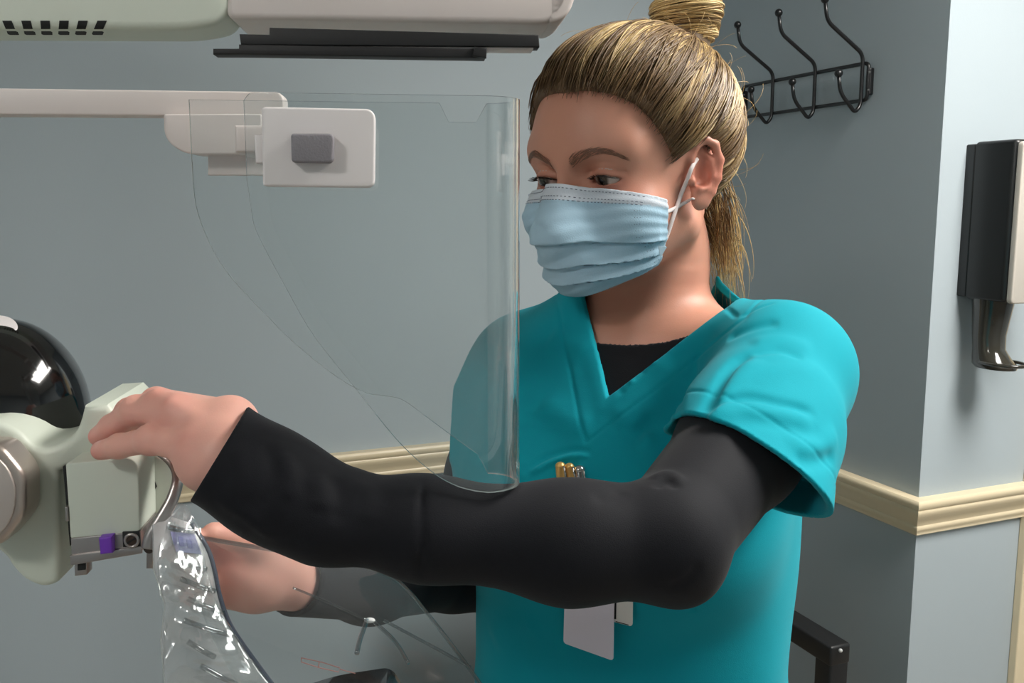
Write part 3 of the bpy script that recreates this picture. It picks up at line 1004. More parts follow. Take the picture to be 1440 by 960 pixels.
# eyes
for s in (-1, 1):
    c = hl(EYE[0], s * EYE[1], EYE[2])
    m = ball(c, .0124, 32, 20, axes=RH)
    n = len(m.vertices); co = np.empty(n * 3, f32); m.vertices.foreach_get('co', co); co = co.reshape(-1, 3)
    g = RH[0] * math.cos(math.radians(17)) - RH[2] * math.sin(math.radians(17)) - RH[1] * .05; g /= np.linalg.norm(g)
    dd = ((co - c) / .0124) @ g
    cc = np.where((dd > .965)[:, None], lcol(10, 8, 8), np.where((dd > .86)[:, None], lcol(70, 62, 52), lcol(196, 178, 168)))
    set_color(m, 'tint', cc.astype(f32))
    child(link('eye', m, M_EYE, smooth=180), person)

v, q = mesh_sdf(sd_scrub, (-.06, .56, 1.02), (.34, 1.12, 1.45), .0018, 1)
child(link('scrub_top', np_mesh('scrub', v, q), M_SCRUB), person)
_tick('scrub')
v, q = mesh_sdf(sd_under, (-.22, .47, 1.05), (.30, 1.08, 1.44), .0020, 1)
child(link('undershirt', np_mesh('under', v, q), M_UNDER), person)
print('person body', _time.time() - _t0, len(v1))

# ================================================================== FACE MASK
FLAP = RH @ (P(751, 304, .815) - H0)
def m_vol(q):
    m = s_ell(q, (.044, 0, -.034), (.058, .0660, .068))
    m = smin(m, s_cap(q, (.099, 0, .004), (.116, 0, -.028), .008, .013), .030)
    m = smin(m, s_ball(q, (.090, 0, -.064), .022), .030)
    m = smin(m, s_ell(q, FLAP, (.010, .008, .009)), .010)       # far edge standing off the cheek
    return smin(m, sd_head_l(q) - .0034, .012)
def m_top(x): return -.0135 + (x - .045) * .36
def m_bot(x): return -.063 - (x - .045) * .46
PLEATS = [0.0, .47, .66, .81, 1.05]
def m_coord(q):
    x = np.clip(q[:, 0], .03, .13)
    return (q[:, 2] - m_top(x)) / (m_bot(x) - m_top(x))
def sd_mask(p):
    q = to_head(p)
    v = m_coord(q)
    w = v - .17 * np.clip((.11 - q[:, 0]) / .065, 0, 1.1)
    saw = np.zeros(len(q), f32)
    for i in range(1, 4):
        a, b = PLEATS[i - 1], PLEATS[i]
        t = (w - a) / (b - a)
        on = (t > 0) & (t <= 1)
        saw += np.where(on, t ** 2 * (1 - np.clip((t - .97) / .03, 0, 1)), 0)
    saw *= np.clip((q[:, 0] - .050) / .012, .25, 1)
    wr = .0007 * np.sin(q[:, 1] * 160 + w * 21) * np.sin(w * 30)
    m = m_vol(q) - .0036 * saw - wr
    # soft creases running across the panels
    d = np.maximum(m, -(m + .0028))
    x = q[:, 0]
    edge = np.maximum(np.maximum((q[:, 2] - m_top(x)) * .92, (m_bot(x) - q[:, 2]) * .8), .050 - x)
    return np.maximum(d, edge).astype(f32)
mc = hl(.07, 0, -.045)
v, q = mesh_sdf(sd_mask, mc - .10, mc + .10, .0013)
mask_me = np_mesh('mask', v, q)
ql = to_head(v); vv = m_coord(ql)
cc = np.tile(lcol(172, 203, 222), (len(v), 1))
cc[vv < .135] = lcol(206, 214, 224)
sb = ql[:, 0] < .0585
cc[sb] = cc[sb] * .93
set_color(mask_me, 'tint', cc)
face_mask = child(link('face_mask', mask_me, M_MASK), person)
def sub(o, part):
    """sub-part: part's own location already undoes the thing's offset"""
    o.parent = part
    return o
def mask_point(y, vc, off=.0004):
    """surface point of the mask at sideways position y and height fraction vc"""
    xs = np.linspace(.145, .044, 203)
    z = m_top(xs) + vc * (m_bot(xs) - m_top(xs))
    pts = np.stack([xs, np.full_like(xs, y), z], 1).astype(f32)
    d = sd_mask((H0 + pts @ RH).astype(f32))
    k = int(np.argmax(d < .0006))
    if d[k] >= .0006: return None
    x = xs[k] + off
    return hl(x, y, z[k])
# dotted stitch lines of the nose-wire channel
dots = []
for vc in (.035, .105, .135):
    for y in np.arange(-.058, .0635, .0026):
        a, b = mask_point(y, vc), mask_point(y + .0012, vc)
        if a is not None and b is not None and np.linalg.norm(a - b) < .006: dots.append(tube([a, b], .00028, 4))
for i in range(11):
    for j in range(3):
        a = mask_point(.0625 - .0014 * j, .20 + .068 * i)
        if a is not None: dots.append(ball(a, .00035, 5, 4))
st = link('stitching', join_meshes(dots), mat('stitch_grey', srgb(96, 104, 124), rough=.8)); st['kind'] = 'stuff'
sub(st, face_mask)
# ear loops
def skin_path(pts, off):
    return [trace(sd_body, x, y) + np.array([0, -off, 0.0]) for x, y in pts]
la = skin_path([(930, 299), (946, 294), (964, 284), (974, 279)], .0022)
la = [P(914, 298, np.dot(la[0] - CAM, C_F) - .004)] + la
child(link('ear_loop', tube(catmull(la, 5), .0017, 8, flat=.5, ref=(0, -1, 0)), M_STRAP, smooth=180), person)
lb = skin_path([(936, 334), (946, 305), (956, 276), (966, 252), (972, 236)], .0022)
lb = [P(926, 350, np.dot(lb[0] - CAM, C_F) - .004)] + lb + [lb[-1] + np.array([.006, .008, .008])]
child(link('ear_loop', tube(catmull(lb, 5), .0019, 8, flat=.5, ref=(0, -1, 0)), M_STRAP, smooth=180), person)
# folded corner of the mask and its far edge
tri = [P(926, 346, .742), P(938, 347, .744), P(929, 362, .744)]
tb = [p + np.array([0, .0012, 0]) for p in tri]
fc = link('folded_corner', prism(tri, tb), mat('mask_corner', srgb(176, 200, 216), rough=.7)); sub(fc, face_mask)

# ================================================================== HAIR
C0 = np.array([.002, 0, .040])
BUN = np.array([-.099, 0, .1400]); BUN_R = np.array([.0315, .0320, .031])
BUN_E = np.array([-.086, 0, .107])
def hair_thick(d):
    """thickness of the swept-up hair by direction from the skull centre"""
    b = np.clip(-d[:, 0], 0, 1)
    low = np.clip(-(d[:, 2]) * 1.2, 0, 1)
    return .0090 + .0105 * b - .006 * low * (1 - b)
def on_scalp(dirs, extra):
    """points where rays from the skull centre meet the hair surface"""
    r = np.full(len(dirs), .10, f32)
    t = hair_thick(dirs) + extra
    for _ in range(12):
        p = (C0 + dirs * r[:, None]).astype(f32)
        r = r - (sd_skull(p) - t) * .9
    return C0 + dirs * r[:, None]
HL = np.array([(.084, .000, .077), (.082, .020, .078), (.075, .038, .074), (.064, .051, .065), (.056, .060, .052), (.048, .067, .036), (.040, .071, .018), (.024, .072, .030),
               (.0, .072, .030), (-.016, .069, .004), (-.040, .060, -.030), (-.055, .045, -.058), (-.068, .020, -.066), (-.072, 0, -.068)])
hd = HL - C0; hd /= np.linalg.norm(hd, axis=1)[:, None]
hl_az = np.unwrap(np.arctan2(hd[:, 1], hd[:, 0]))
# hairline in polar form round the bun axis
ax_ = BUN_E - C0; ax_ /= np.linalg.norm(ax_)
e1 = np.array([0, 1.0, 0]); e2 = np.cross(ax_, e1)
def polar(d):
    c = d @ ax_
    return np.arctan2(np.abs(d @ e1), -(d @ e2) if False else (d @ e2)), np.arccos(np.clip(c, -1, 1))
pa, pr = polar(hd)
order = np.argsort(pa); pa, pr = pa[order], pr[order]
def hair_region(q):
    """positive inside the haired area (angle short of the hairline)"""
    d = q - C0; d = d / np.maximum(np.linalg.norm(d, axis=1), 1e-6)[:, None]
    a, r = polar(d)
    return np.interp(a, pa, pr) - r
def sd_cap(p):
    q = to_head(p)
    d = q - C0.astype(f32); d = d / np.maximum(nlen(d), 1e-4)[:, None]
    s = sd_skull(q) - (hair_thick(d) - .0025)
    edge = -(hair_region(q) - .02) * .09
    s = smax(s, edge.astype(f32), .006)
    bun = s_ell(q, BUN, BUN_R - .003)
    s = smin(s, s_cap(q, BUN_E + np.array([.004, 0, -.014]), BUN, .026, .024), .012)
    s = smin(s, bun, .006)
    return s.astype(f32)
hc = hl(-.01, 0, .06)
v, q = mesh_sdf(sd_cap, hc - .150, hc + .150, .0026, 1)
cap_me = np_mesh('hair', v, q)
set_color(cap_me, 'tint', np.tile(lcol(104, 82, 58), (len(v), 1)))
hair = child(link('hair', cap_me, M_HAIR), person)

DARK, MID, BLOND, PALE = lcol(78, 58, 42), lcol(122, 96, 66), lcol(214, 180, 120), lcol(244, 223, 170)
def strands_mesh(paths, radii, cols, sides=3):
    """paths S x K x 3 (world), radii S x K, cols S x K x 3 -> one tube mesh"""
    S, Kp, _ = paths.shape
    t = np.gradient(paths, axis=1); t /= np.maximum(np.linalg.norm(t, axis=2, keepdims=True), 1e-9)
    out = paths - H0; out /= np.linalg.norm(out, axis=2, keepdims=True)
    b = np.cross(t, out); b /= np.maximum(np.linalg.norm(b, axis=2, keepdims=True), 1e-9)
    n = np.cross(b, t)
    vs = []
    for k in range(sides):
        a = 2 * math.pi * k / sides + math.pi / 2
        vs.append(paths + (n * math.sin(a) + b * math.cos(a)) * radii[..., None])
    V_ = np.stack(vs, 2)                               # S K sides 3
    idx = np.arange(S * Kp * sides).reshape(S, Kp, sides)
    qs = []
    for k in range(sides):
        k2 = (k + 1) % sides
        qs.append(np.stack([idx[:, :-1, k], idx[:, :-1, k2], idx[:, 1:, k2], idx[:, 1:, k]], -1).reshape(-1, 4))
    me = np_mesh('strands', V_.reshape(-1, 3), np.concatenate(qs))
    set_color(me, 'tint', np.repeat(cols.reshape(-1, 3), sides, 0))
    return me
def mixc(a, b, t): return a * (1 - t[..., None]) + b * t[..., None]
def swept_hair(n_clump=380, per=12, Kp=18):
    rng = np.random.default_rng(3)
    starts = []
    while len(starts) < n_clump:
        d = rng.normal(size=3); d /= np.linalg.norm(d)
        a, r = polar(d[None])
        lim = np.interp(a, pa, pr)[0]
        if r[0] < lim - .03 and r[0] > .30: starts.append(d)
    # a dense row along the hairline
    for _ in range(260):
        a = rng.uniform(pa[0], pa[-1]); r = np.interp(a, pa, pr) - abs(rng.normal(0, .07))
        sy = 1 if rng.random() < .75 else -1
        d = ax_ * math.cos(r) + (e1 * math.sin(a) * sy + e2 * math.cos(a)) * math.sin(r)
        starts.append(d)
    starts = np.array(starts)
    P_, R_, C_, X_ = [], [], [], []
    tt = np.linspace(0, 1, Kp)
    for d in starts:
        streak = .5 + .5 * math.sin(9.0 * d[0] + 13 * d[1] + 5 * d[2]) * math.sin(17 * d[1] - 8 * d[2] + 6 * d[0])
        blond = np.clip(rng.normal(.92 if streak > .52 else .22, .20), 0, 1)
        lay = rng.uniform(-.0015, .0035)
        end_off = rng.normal(0, .008, 3)
        endp = BUN_E + end_off
        for j in range(per):
            s = d + rng.normal(0, .034, 3); s /= np.linalg.norm(s)
            e = endp + rng.normal(0, .004, 3) - C0; e /= np.linalg.norm(e)
            om = math.acos(np.clip(s @ e, -.98, .999)); so = math.sin(om)
            u = tt ** .9
            path = (np.sin((1 - u) * om)[:, None] * s + np.sin(u * om)[:, None] * e) / so
            side = np.cross(s, e); side /= np.linalg.norm(side) + 1e-9
            path = path + side[None] * (np.sin(u * math.pi) * rng.normal(0, .026) + .009 * np.sin(u * 8 + rng.uniform(0, 6)))[:, None]
            path /= np.linalg.norm(path, axis=1)[:, None]
            ex = lay + rng.normal(0, .0008) + .0035 * np.sin(u * math.pi) - .0045 * (1 - np.clip(u * 6, 0, 1))
            P_.append(path); X_.append(ex)
            R_.append(np.interp(tt, [0, .1, .8, 1], [.0002, .0007, .0007, .0005]) * rng.uniform(.6, 1.2))
            bl = np.clip(blond + rng.normal(0, .12), 0, 1)
            root = np.clip((tt - .02) / rng.uniform(.18, .45), 0, 1)
            c1 = mixc(DARK, MID, np.full(Kp, rng.uniform(0, 1)))
            c2 = mixc(MID, BLOND, np.full(Kp, bl)); c2 = mixc(c2, PALE, np.full(Kp, max(0, bl - .65) * rng.uniform(.3, 1.6)))
            C_.append(mixc(c1, c2, root * (.25 + .75 * bl)))
    S_ = len(P_)
    pts = on_scalp(np.array(P_, f32).reshape(-1, 3), np.array(X_, f32).ravel()).reshape(S_, Kp, 3)
    return pts, np.array(R_), np.array(C_, f32)
hp, hr, hcx = swept_hair()
st = link('strands', strands_mesh(hp @ RH + H0, hr, hcx), M_HAIR); st['kind'] = 'stuff'; sub(st, hair)

def bun_hair(n=620, Kp=22):
    rng = np.random.default_rng(5)
    P_, R_, C_ = [], [], []
    tt = np.linspace(0, 1, Kp)
    for i in range(n):
        lat = rng.uniform(-1.05, 1.25); tilt = rng.normal(.10, .10)
        a0 = rng.uniform(0, 2 * math.pi); span = rng.uniform(1.6, 3.6)
        a = a0 + tt * span
        la = lat + tilt * np.sin(a * 1.0 + 1.0) + rng.normal(0, .12) * (tt - .5)
        r = 1 + rng.uniform(-.03, .07) - .06 * (2 * tt - 1) ** 6
        band = 1 + .045 * np.sin(la * 7 + .6 * np.sin(a))          # rope-like coils
        p = np.stack([np.cos(la) * np.cos(a), np.cos(la) * np.sin(a), np.sin(la)], 1) * (BUN_R * (r * band)[:, None]) + BUN
        P_.append(p); R_.append(np.interp(tt, [0, .1, .9, 1], [.0003, .0009, .0009, .0003]) * rng.uniform(.7, 1.2))
        b = np.clip(rng.normal(.72, .25) + .3 * np.sin(lat * 7), 0, 1)
        c = mixc(np.tile(MID, (Kp, 1)), BLOND, np.full(Kp, b)); c = mixc(c, PALE, np.full(Kp, max(0, b - .7) * 1.2))
        C_.append(c)
    return np.array(P_), np.array(R_), np.array(C_, f32)
hp, hr, hcx = bun_hair()
bun = link('bun', strands_mesh(hp @ RH + H0, hr, hcx), M_HAIR); bun['kind'] = 'stuff'; sub(bun, hair)

def loose_hair():
    rng = np.random.default_rng(11)
    P_, R_, C_ = [], [], []
    Kp = 16; tt = np.linspace(0, 1, Kp)
    # tufts at the nape falling to the collar
    for i in range(520):
        y0 = rng.uniform(-.05, .062)
        a = np.array([-.052 - .030 * (1 - (y0 / .07) ** 2), y0, rng.uniform(-.062, .0)])
        out = rng.uniform(0, 1)
        tip = a + np.array([-.004 - .026 * out + .014 * (y0 > .03), .006 * np.sign(y0) + rng.normal(0, .006), -rng.uniform(.04, .085)])
        mid = (a + tip) / 2 + np.array([-.010 * out, .004, .002]) + rng.normal(0, .004, 3)
        p = ((1 - tt) ** 2)[:, None] * a + (2 * tt * (1 - tt))[:, None] * mid + (tt ** 2)[:, None] * tip
        p[:, 0] += .0020 * np.sin(tt * 7 + rng.uniform(0, 6)) * tt
        P_.append(p); R_.append(np.interp(tt, [0, .2, 1], [.0005, .0006, .00018]) * rng.uniform(.6, 1.2))
        b = np.clip(rng.normal(.62, .3), 0, 1)
        C_.append(mixc(mixc(np.tile(DARK, (Kp, 1)), MID, tt), mixc(np.tile(MID, (Kp, 1)), BLOND, np.full(Kp, b)), np.clip(tt * 1.8 + .25, 0, 1)))
    # fly-away hairs
    for i in range(110):
        d = rng.normal(size=3); d[0] = -abs(d[0]) * .9; d /= np.linalg.norm(d)
        if d[2] < -.6: d[2] = .1
        a = on_scalp((d[None] / np.linalg.norm(d)).astype(f32), f32(0))[0]
        L = rng.uniform(.012, .038)
        t1 = np.cross(d, rng.normal(size=3)); t1 /= np.linalg.norm(t1)
        tip = a + d * L * rng.uniform(.2, .8) + t1 * L
        mid = (a + tip) / 2 + d * L * .4
        p = ((1 - tt) ** 2)[:, None] * a + (2 * tt * (1 - tt))[:, None] * mid + (tt ** 2)[:, None] * tip
        P_.append(p); R_.append(np.full(Kp, .00016)); C_.append(np.tile(BLOND, (Kp, 1)))
    return np.array(P_), np.array(R_), np.array(C_, f32)
hp, hr, hcx = loose_hair()
lo_ = link('loose_hair', strands_mesh(hp @ RH + H0, hr, hcx), M_HAIR); lo_['kind'] = 'stuff'; sub(lo_, hair)

# ---- eyebrows and lashes
def face_strands(gen, name, seed):
    rng = np.random.default_rng(seed); P_, R_, C_ = [], [], []
    for s in (-1, 1):
        gen(rng, s, P_, R_, C_)
    o = link(name, strands_mesh(np.array(P_) @ RH + H0, np.array(R_), np.array(C_, f32)), M_HAIR)
    o['kind'] = 'stuff'; return child(o, person)
def to_face(p, off):
    """slide local points forward/back onto the face surface"""
    p = np.array(p, f32)
    for _ in range(8):
        d = sd_head_l(p) - off
        p[:, 0] -= d * .8
    return p
def brow(rng, s, P_, R_, C_):
    ctl = np.array(catmull([(.095, .010, .0240), (.092, .020, .0290), (.086, .032, .0325), (.078, .042, .0315), (.070, .050, .0270)], 8))
    tt = np.linspace(0, 1, 6)
    for i in range(190):
        u = rng.uniform(0, .98); k = u * (len(ctl) - 1)
        c = ctl[int(k)]; c2 = ctl[min(int(k) + 3, len(ctl) - 1)]
        wdt = .0042 * (1 - .65 * u)
        a = c + np.array([0, 0, rng.uniform(-wdt, wdt)])
        dr = (c2 - c); dr /= np.linalg.norm(dr) + 1e-9
        tip = a + dr * rng.uniform(.004, .008) + np.array([0, 0, (.0035 * (1 - u) - .001) * rng.uniform(.3, 1)])
        p = a + (tip - a) * tt[:, None]
        p = to_face(p, .0005)
        p[:, 1] *= s
        P_.append(p); R_.append(np.linspace(.00030, .0001, 6)); C_.append(np.tile(lcol(136, 98, 78), (6, 1)))
face_strands(brow, 'eyebrow', 21)
def lash(rng, s, P_, R_, C_):
    tt = np.linspace(0, 1, 6)
    for i in range(46):
        dy = -.0125 + .025 * i / 45
        dz = -.0026 - 5 * dy * dy + .0040 * (1 - (dy / .015) ** 2)
        rr = math.sqrt(max(.0136 ** 2 - dy * dy - dz * dz, 1e-6))
        a = EYE + np.array([rr, dy, dz])
        L = rng.uniform(.005, .0085)
        dirn = np.array([.9, .35 * dy / .0125 + .15, -.25])
        p = a + np.outer(tt, dirn * L) + np.outer(tt ** 2, np.array([0, 0, .0028]))
        p[:, 1] *= s
        P_.append(p); R_.append(np.linspace(.00035, .0001, 6)); C_.append(np.tile(lcol(22, 17, 15), (6, 1)))
face_strands(lash, 'eyelashes', 22)
# ---- lower body: trousers and shoes (below the frame)
def sd_trousers(p):
    d = s_loft(p, LOFT_S, -.004)
    d = smax(d, p[:, 2] - 1.028, .004)
    for (j, s) in LEG:
        d = smin(d, s_chain(p, j[:3], [.095, .075, .062], .03), .03)
    return np.maximum(d, .035 - p[:, 2])
v, q = mesh_sdf(sd_trousers, T0 + np.array([-.26, -.26, .02]), T0 + np.array([.26, .26, 1.06]), .009, 1)
child(link('trousers', np_mesh('trousers', v, q), M_SCRUB), person)
M_SHOE = mat('shoe_white', srgb(225, 225, 225), rough=.5)
for (j, s) in LEG:
    def sd_shoe(p, j=j):
        d = s_chain(p, [j[2] * np.array([1, 1, 0]) + np.array([0, 0, .045]) - RT[0] * .02, j[3] * np.array([1, 1, 0]) + np.array([0, 0, .034])], [.045, .036], .02)
        d = smin(d, s_cap(p, j[2], j[2] + np.array([0, 0, -.03]), .042, .044), .02)
        return np.maximum(d, -p[:, 2])
    c = j[2] * .5 + j[3] * .5
    v, q = mesh_sdf(sd_shoe, c - np.array([.16, .16, .10]), c + np.array([.16, .16, .12]), .006, 1)
    child(link('shoe', np_mesh('shoe', v, q), M_SHOE), person)
_tick('headgear')

# ================================================================== MAMMOGRAPHY UNIT
M_MINT = mat('mint_plastic', srgb(214, 221, 208), rough=.42, noise_amt=.015, noise_scale=12, bump=.03, bump_scale=700)
M_PINK = mat('warm_white_plastic', srgb(226, 216, 212), rough=.42, noise_amt=.015, noise_scale=12)
M_WHITE = mat('white_plastic', srgb(238, 232, 232), rough=.40)
M_GREY = mat('grey_button_plastic', srgb(140, 136, 142), rough=.6, bump=.3, bump_scale=900)
M_BLKM = mat('matt_black', srgb(24, 24, 26), rough=.55)
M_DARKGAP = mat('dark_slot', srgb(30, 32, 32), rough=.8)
M_GLOSS = mat('gloss_black', srgb(10, 10, 12), rough=.10, spec=.6, coat=.6)
M_CHAMP = mat('champagne_metal', srgb(196, 184, 176), rough=.34, metal=.75)
M_STEEL = mat('brushed_steel', srgb(176, 170, 168), rough=.32, metal=.85, noise_amt=.05, noise_scale=60)
M_PURP = mat('purple_plastic', srgb(120, 62, 190), rough=.4)
unit = empty('mammography_unit', (-.75, .95, 0))
tag(unit, 'mint and white mammography machine with black dome and silver knob at left', 'machine')
YAWM = math.radians(5)
def mp(D): return Plane(P(200, 480, D), YAWM)
def part(name, me, m, smooth=40, parent=None):
    o = link(name, me, m, smooth=smooth)
    if parent is None: child(o, unit)
    else: o.parent = parent
    return o
def plate(pl, pts, f, b, bev=.003, seg=3, r=None, rs=6):
    """slab traced on a machine plane, from offset f (towards the viewer) back to b"""
    if r is not None: pts = round_poly(pts, r, rs)
    fr = [pl.px(x, y) + pl.n * f for x, y in pts]
    return prism(fr, [p + pl.n * (b - f) for p in fr], bevel=bev, seg=seg)
# ---- upright column out of view on the left, which carries everything
part('column', box_at((-.80, .95, 1.02), (.30, .30, 2.04), bevel=.03, seg=4), M_MINT)
part('column_base', box_at((-.80, .95, .04), (.50, .55, .08), bevel=.02, seg=3), M_PINK)
# ---- tube housing at the top
pt = mp(.800)
def housing(pts_px, r, dep, lift, bev, seg=5):
    q = round_poly(pts_px, r, 8)
    fr = [pt.px(x, y) for x, y in q]
    zc = max(p[2] for p in fr)
    bk = []
    for p in fr:
        b = p - pt.n * dep
        b[2] = p[2] + lift * (1 - (p[2] - fr[0][2]) / max(zc - fr[0][2], 1e-4)) if False else p[2]
        bk.append(b)
    return prism(fr, bk, bevel=bev, seg=seg)
hs = part('tube_housing', housing([(-420, 38), (262, 42), (322, 30), (330, -260), (-420, -260)], [0, 40, 30, 20, 0], .062, 0, .020), M_MINT)
hs2 = part('tube_head', housing([(318, 26), (770, 34), (800, 16), (806, -60), (798, -260), (322, -260)], [14, 40, 40, 60, 40, 14], .085, 0, .020), M_PINK)
part('end_cap', housing([(770, 36), (800, 22), (818, -30), (812, -262), (770, -262)], [20, 30, 40, 30, 0], .082, 0, .012), M_PINK, parent=hs2)
from mathutils.bvhtree import BVHTree
_tree = BVHTree.FromPolygons([v_.co.copy() for v_ in hs.data.vertices], [tuple(f_.vertices) for f_ in hs.data.polygons])
for k in range(6):                                    # slanted ventilation slots following the rounded edge
    x = 13 + k * 25.2
    sk = 5.0 - 2.0 * k
    fr_l, fr_r = [], []
    for i in range(6):
        t = i / 5; y = 29 + t * 19
        for lst, dx in ((fr_l, -6), (fr_r, 7)):
            rr = Vector(ray(x + dx + sk * (t - .5) * 1.6, y)).normalized()
            hit_ = _tree.ray_cast(Vector(CAM), rr)[0]
            lst.append(np.array(hit_ if hit_ is not None else Vector(pt.px(x + dx, y))) - np.array(rr) * .0006)
    loop = fr_l + fr_r[::-1]
    bm = bmesh.new(); L_ = [bm.verts.new(p) for p in fr_l]; R_ = [bm.verts.new(p) for p in fr_r]
    Lb = [bm.verts.new(p - pt.n * .004) for p in fr_l]; Rb = [bm.verts.new(p - pt.n * .004) for p in fr_r]
    for i in range(5):
        bm.faces.new([L_[i], R_[i], R_[i + 1], L_[i + 1]]); bm.faces.new([Lb[i], Lb[i + 1], Rb[i + 1], Rb[i]])
        bm.faces.new([L_[i], L_[i + 1], Lb[i + 1], Lb[i]]); bm.faces.new([R_[i], Rb[i], Rb[i + 1], R_[i + 1]])
    bm.faces.new([L_[0], Lb[0], Rb[0], R_[0]]); bm.faces.new([L_[5], R_[5], Rb[5], Lb[5]])
    part('vent_slot', bm_mesh(bm), M_DARKGAP, parent=hs)
# ---- collimator rails under the tube head
pr_ = mp(.760)
part('collimator_rail', plate(pr_, [(338, 49), (380, 50), (380, 40), (757, 50), (758, 67), (340, 64)], .004, -.016, .0008), M_BLKM)
part('collimator_rail', plate(pr_, [(302, 70), (338, 70), (338, 64), (684, 70), (682, 83), (338, 78), (302, 78)], .006, -.012, .0008), M_BLKM)
part('rail_plate', plate(pr_, [(340, 60), (750, 66), (750, 69.5), (340, 66)], .000, -.020, .0003), M_PINK)
part('rail_stop', plate(pr_, [(666, 68), (684, 70), (683, 84), (664, 81)], .009, .004, .0008), M_BLKM)
# ---- horizontal beam and slide block that carry the face shield
pb = mp(.640)
part('shield_beam', plate(pb, [(-460, 118), (392, 129), (399, 137), (399, 164), (-460, 158)], .0, -.020, .003, r=[0, 6, 8, 0, 0]), M_PINK)
part('slide_block', plate(pb, [(236, 162), (372, 162), (372, 218), (264, 218), (236, 196)], .010, -.022, .004, seg=4, r=[4, 4, 4, 26, 22]), M_PINK)
part('slide_foot', plate(pb, [(290, 216), (372, 216), (372, 246), (290, 246)], -.004, -.018, .001), M_PINK)
pj = mp(.60)
# ---- compression drive: dome, body, knob, carriage
pd = mp(.640)
dome = part('dome', ball(P(8, 588, .705), 1.0, 48, 32, scale=(.0600, .058, .0760), axes=[pd.d, -pd.n, (0, 0, 1)]), M_GLOSS, 180)
# round badge on the dome
bd = P(-6, 470, .640); bn = np.array(CAM - bd); bn = bn / np.linalg.norm(bn) * .6 + np.array([0, 0, .75]); bn /= np.linalg.norm(bn)
part('dome_badge', cyl(P(-4, 464, .6800) - bn * .004, P(-4, 464, .6800) + bn * .003, .0135, 32, .001), M_WHITE, parent=dome)
body_px = [(-220, 560), (-40, 585), (6, 588), (34, 600), (58, 621), (84, 622), (112, 604), (122, 582), (126, 566), (158, 564), (168, 574), (168, 640), (100, 652), (92, 656), (93, 800), (88, 811), (68, 816), (44, 806), (26, 788), (12, 770), (-40, 745), (-220, 740)]
bp_ = [tuple(p[:2]) for p in catmull([(a, b) for a, b in body_px[:8]], 4)] + [tuple(p) for p in body_px[8:13]] + [tuple(p) for p in body_px[13:14]] + [tuple(p[:2]) for p in catmull([(a, b) for a, b in body_px[14:]], 4)]
main = part('drive_body', plate(pd, bp_, .012, -.075, .005, seg=4), M_MINT)
# silver octagonal knob ring with its recessed face
pk = mp(.612)
kc = np.array([-12.0, 690.0])
oct_o = [(kc[0] + 62 * math.cos(a) * (1.0), kc[1] + 76 * math.sin(a)) for a in [math.pi / 8 + k * math.pi / 4 for k in range(8)]]
oct_i = [(kc[0] + 46 * math.cos(a), kc[1] + 60 * math.sin(a)) for a in np.linspace(0, 2 * math.pi, 33)[:-1]]
kn = part('control_knob', plate(pk, oct_o, .012, -.016, .0045, seg=5, r=14, rs=5), M_CHAMP)
part('knob_face', plate(pk, oct_i, .0135, .008, .0010), mat('knob_face_metal', srgb(206, 196, 190), rough=.45, metal=.55), parent=kn)
# carriage box under the hand
pc = mp(.600)
box = part('carriage_box', plate(pc, [(92, 652), (182, 643), (194, 652), (197, 748), (99, 757)], .0, -.062, .0060, seg=5, r=[3, 10, 10, 8, 3]), M_MINT)
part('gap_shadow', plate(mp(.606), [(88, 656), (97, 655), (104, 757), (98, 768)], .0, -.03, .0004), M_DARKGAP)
part('gap_spring', plate(pc, [(92, 712), (96, 712), (97, 732), (93, 732)], .0012, -.004, .0004), M_STEEL)
mount = part('mounting_plate', plate(pc, [(100, 756), (198, 746), (200, 774), (101, 790)], .001, -.050, .0010), M_STEEL)
part('plate_lip', plate(pc, [(100, 779), (200, 766), (201, 776), (101, 793)], .0028, .0, .0006), M_STEEL, parent=mount)
part('plate_foot', plate(pc, [(103, 792), (121, 790), (121, 809), (104, 811)], -.001, -.012, .0008), M_STEEL, parent=mount)
part('plate_slot', plate(pc, [(109, 792), (120, 791), (120, 801), (109, 802)], .0002, -.004, .0003), M_DARKGAP, parent=mount)
bt = part('release_button', plate(pc, [(144, 751), (162, 749), (163, 772), (146, 774)], .0075, -.002, .0012), M_PURP)
sq = part('lock_recess', plate(pc, [(173, 747), (197, 746), (199, 768), (174, 768)], .0018, -.002, .0004), M_DARKGAP)
sc_c = pc.px(187, 757.5)
part('lock_ring', tube([sc_c + pc.n * .003 + (pc.d * math.cos(a) + np.array([0, 0, 1]) * math.sin(a)) * .0042 for a in np.linspace(0, 2 * math.pi, 25)[:-1]], .0010, 8, closed=True), M_STEEL, 180, parent=sq)
part('lock_screw', cyl(sc_c + pc.n * .0005, sc_c + pc.n * .0030, .0034, 20), mat('screw_dark', srgb(80, 66, 60), rough=.4, metal=.6), parent=sq)
part('screw_slot', box_at(sc_c + pc.n * .0032, (.0064, .0009, .0010), [(pc.d * .86 + np.array([0, 0, .5])), (pc.d * -.5 + np.array([0, 0, .86])), pc.n]), M_DARKGAP, parent=sq)
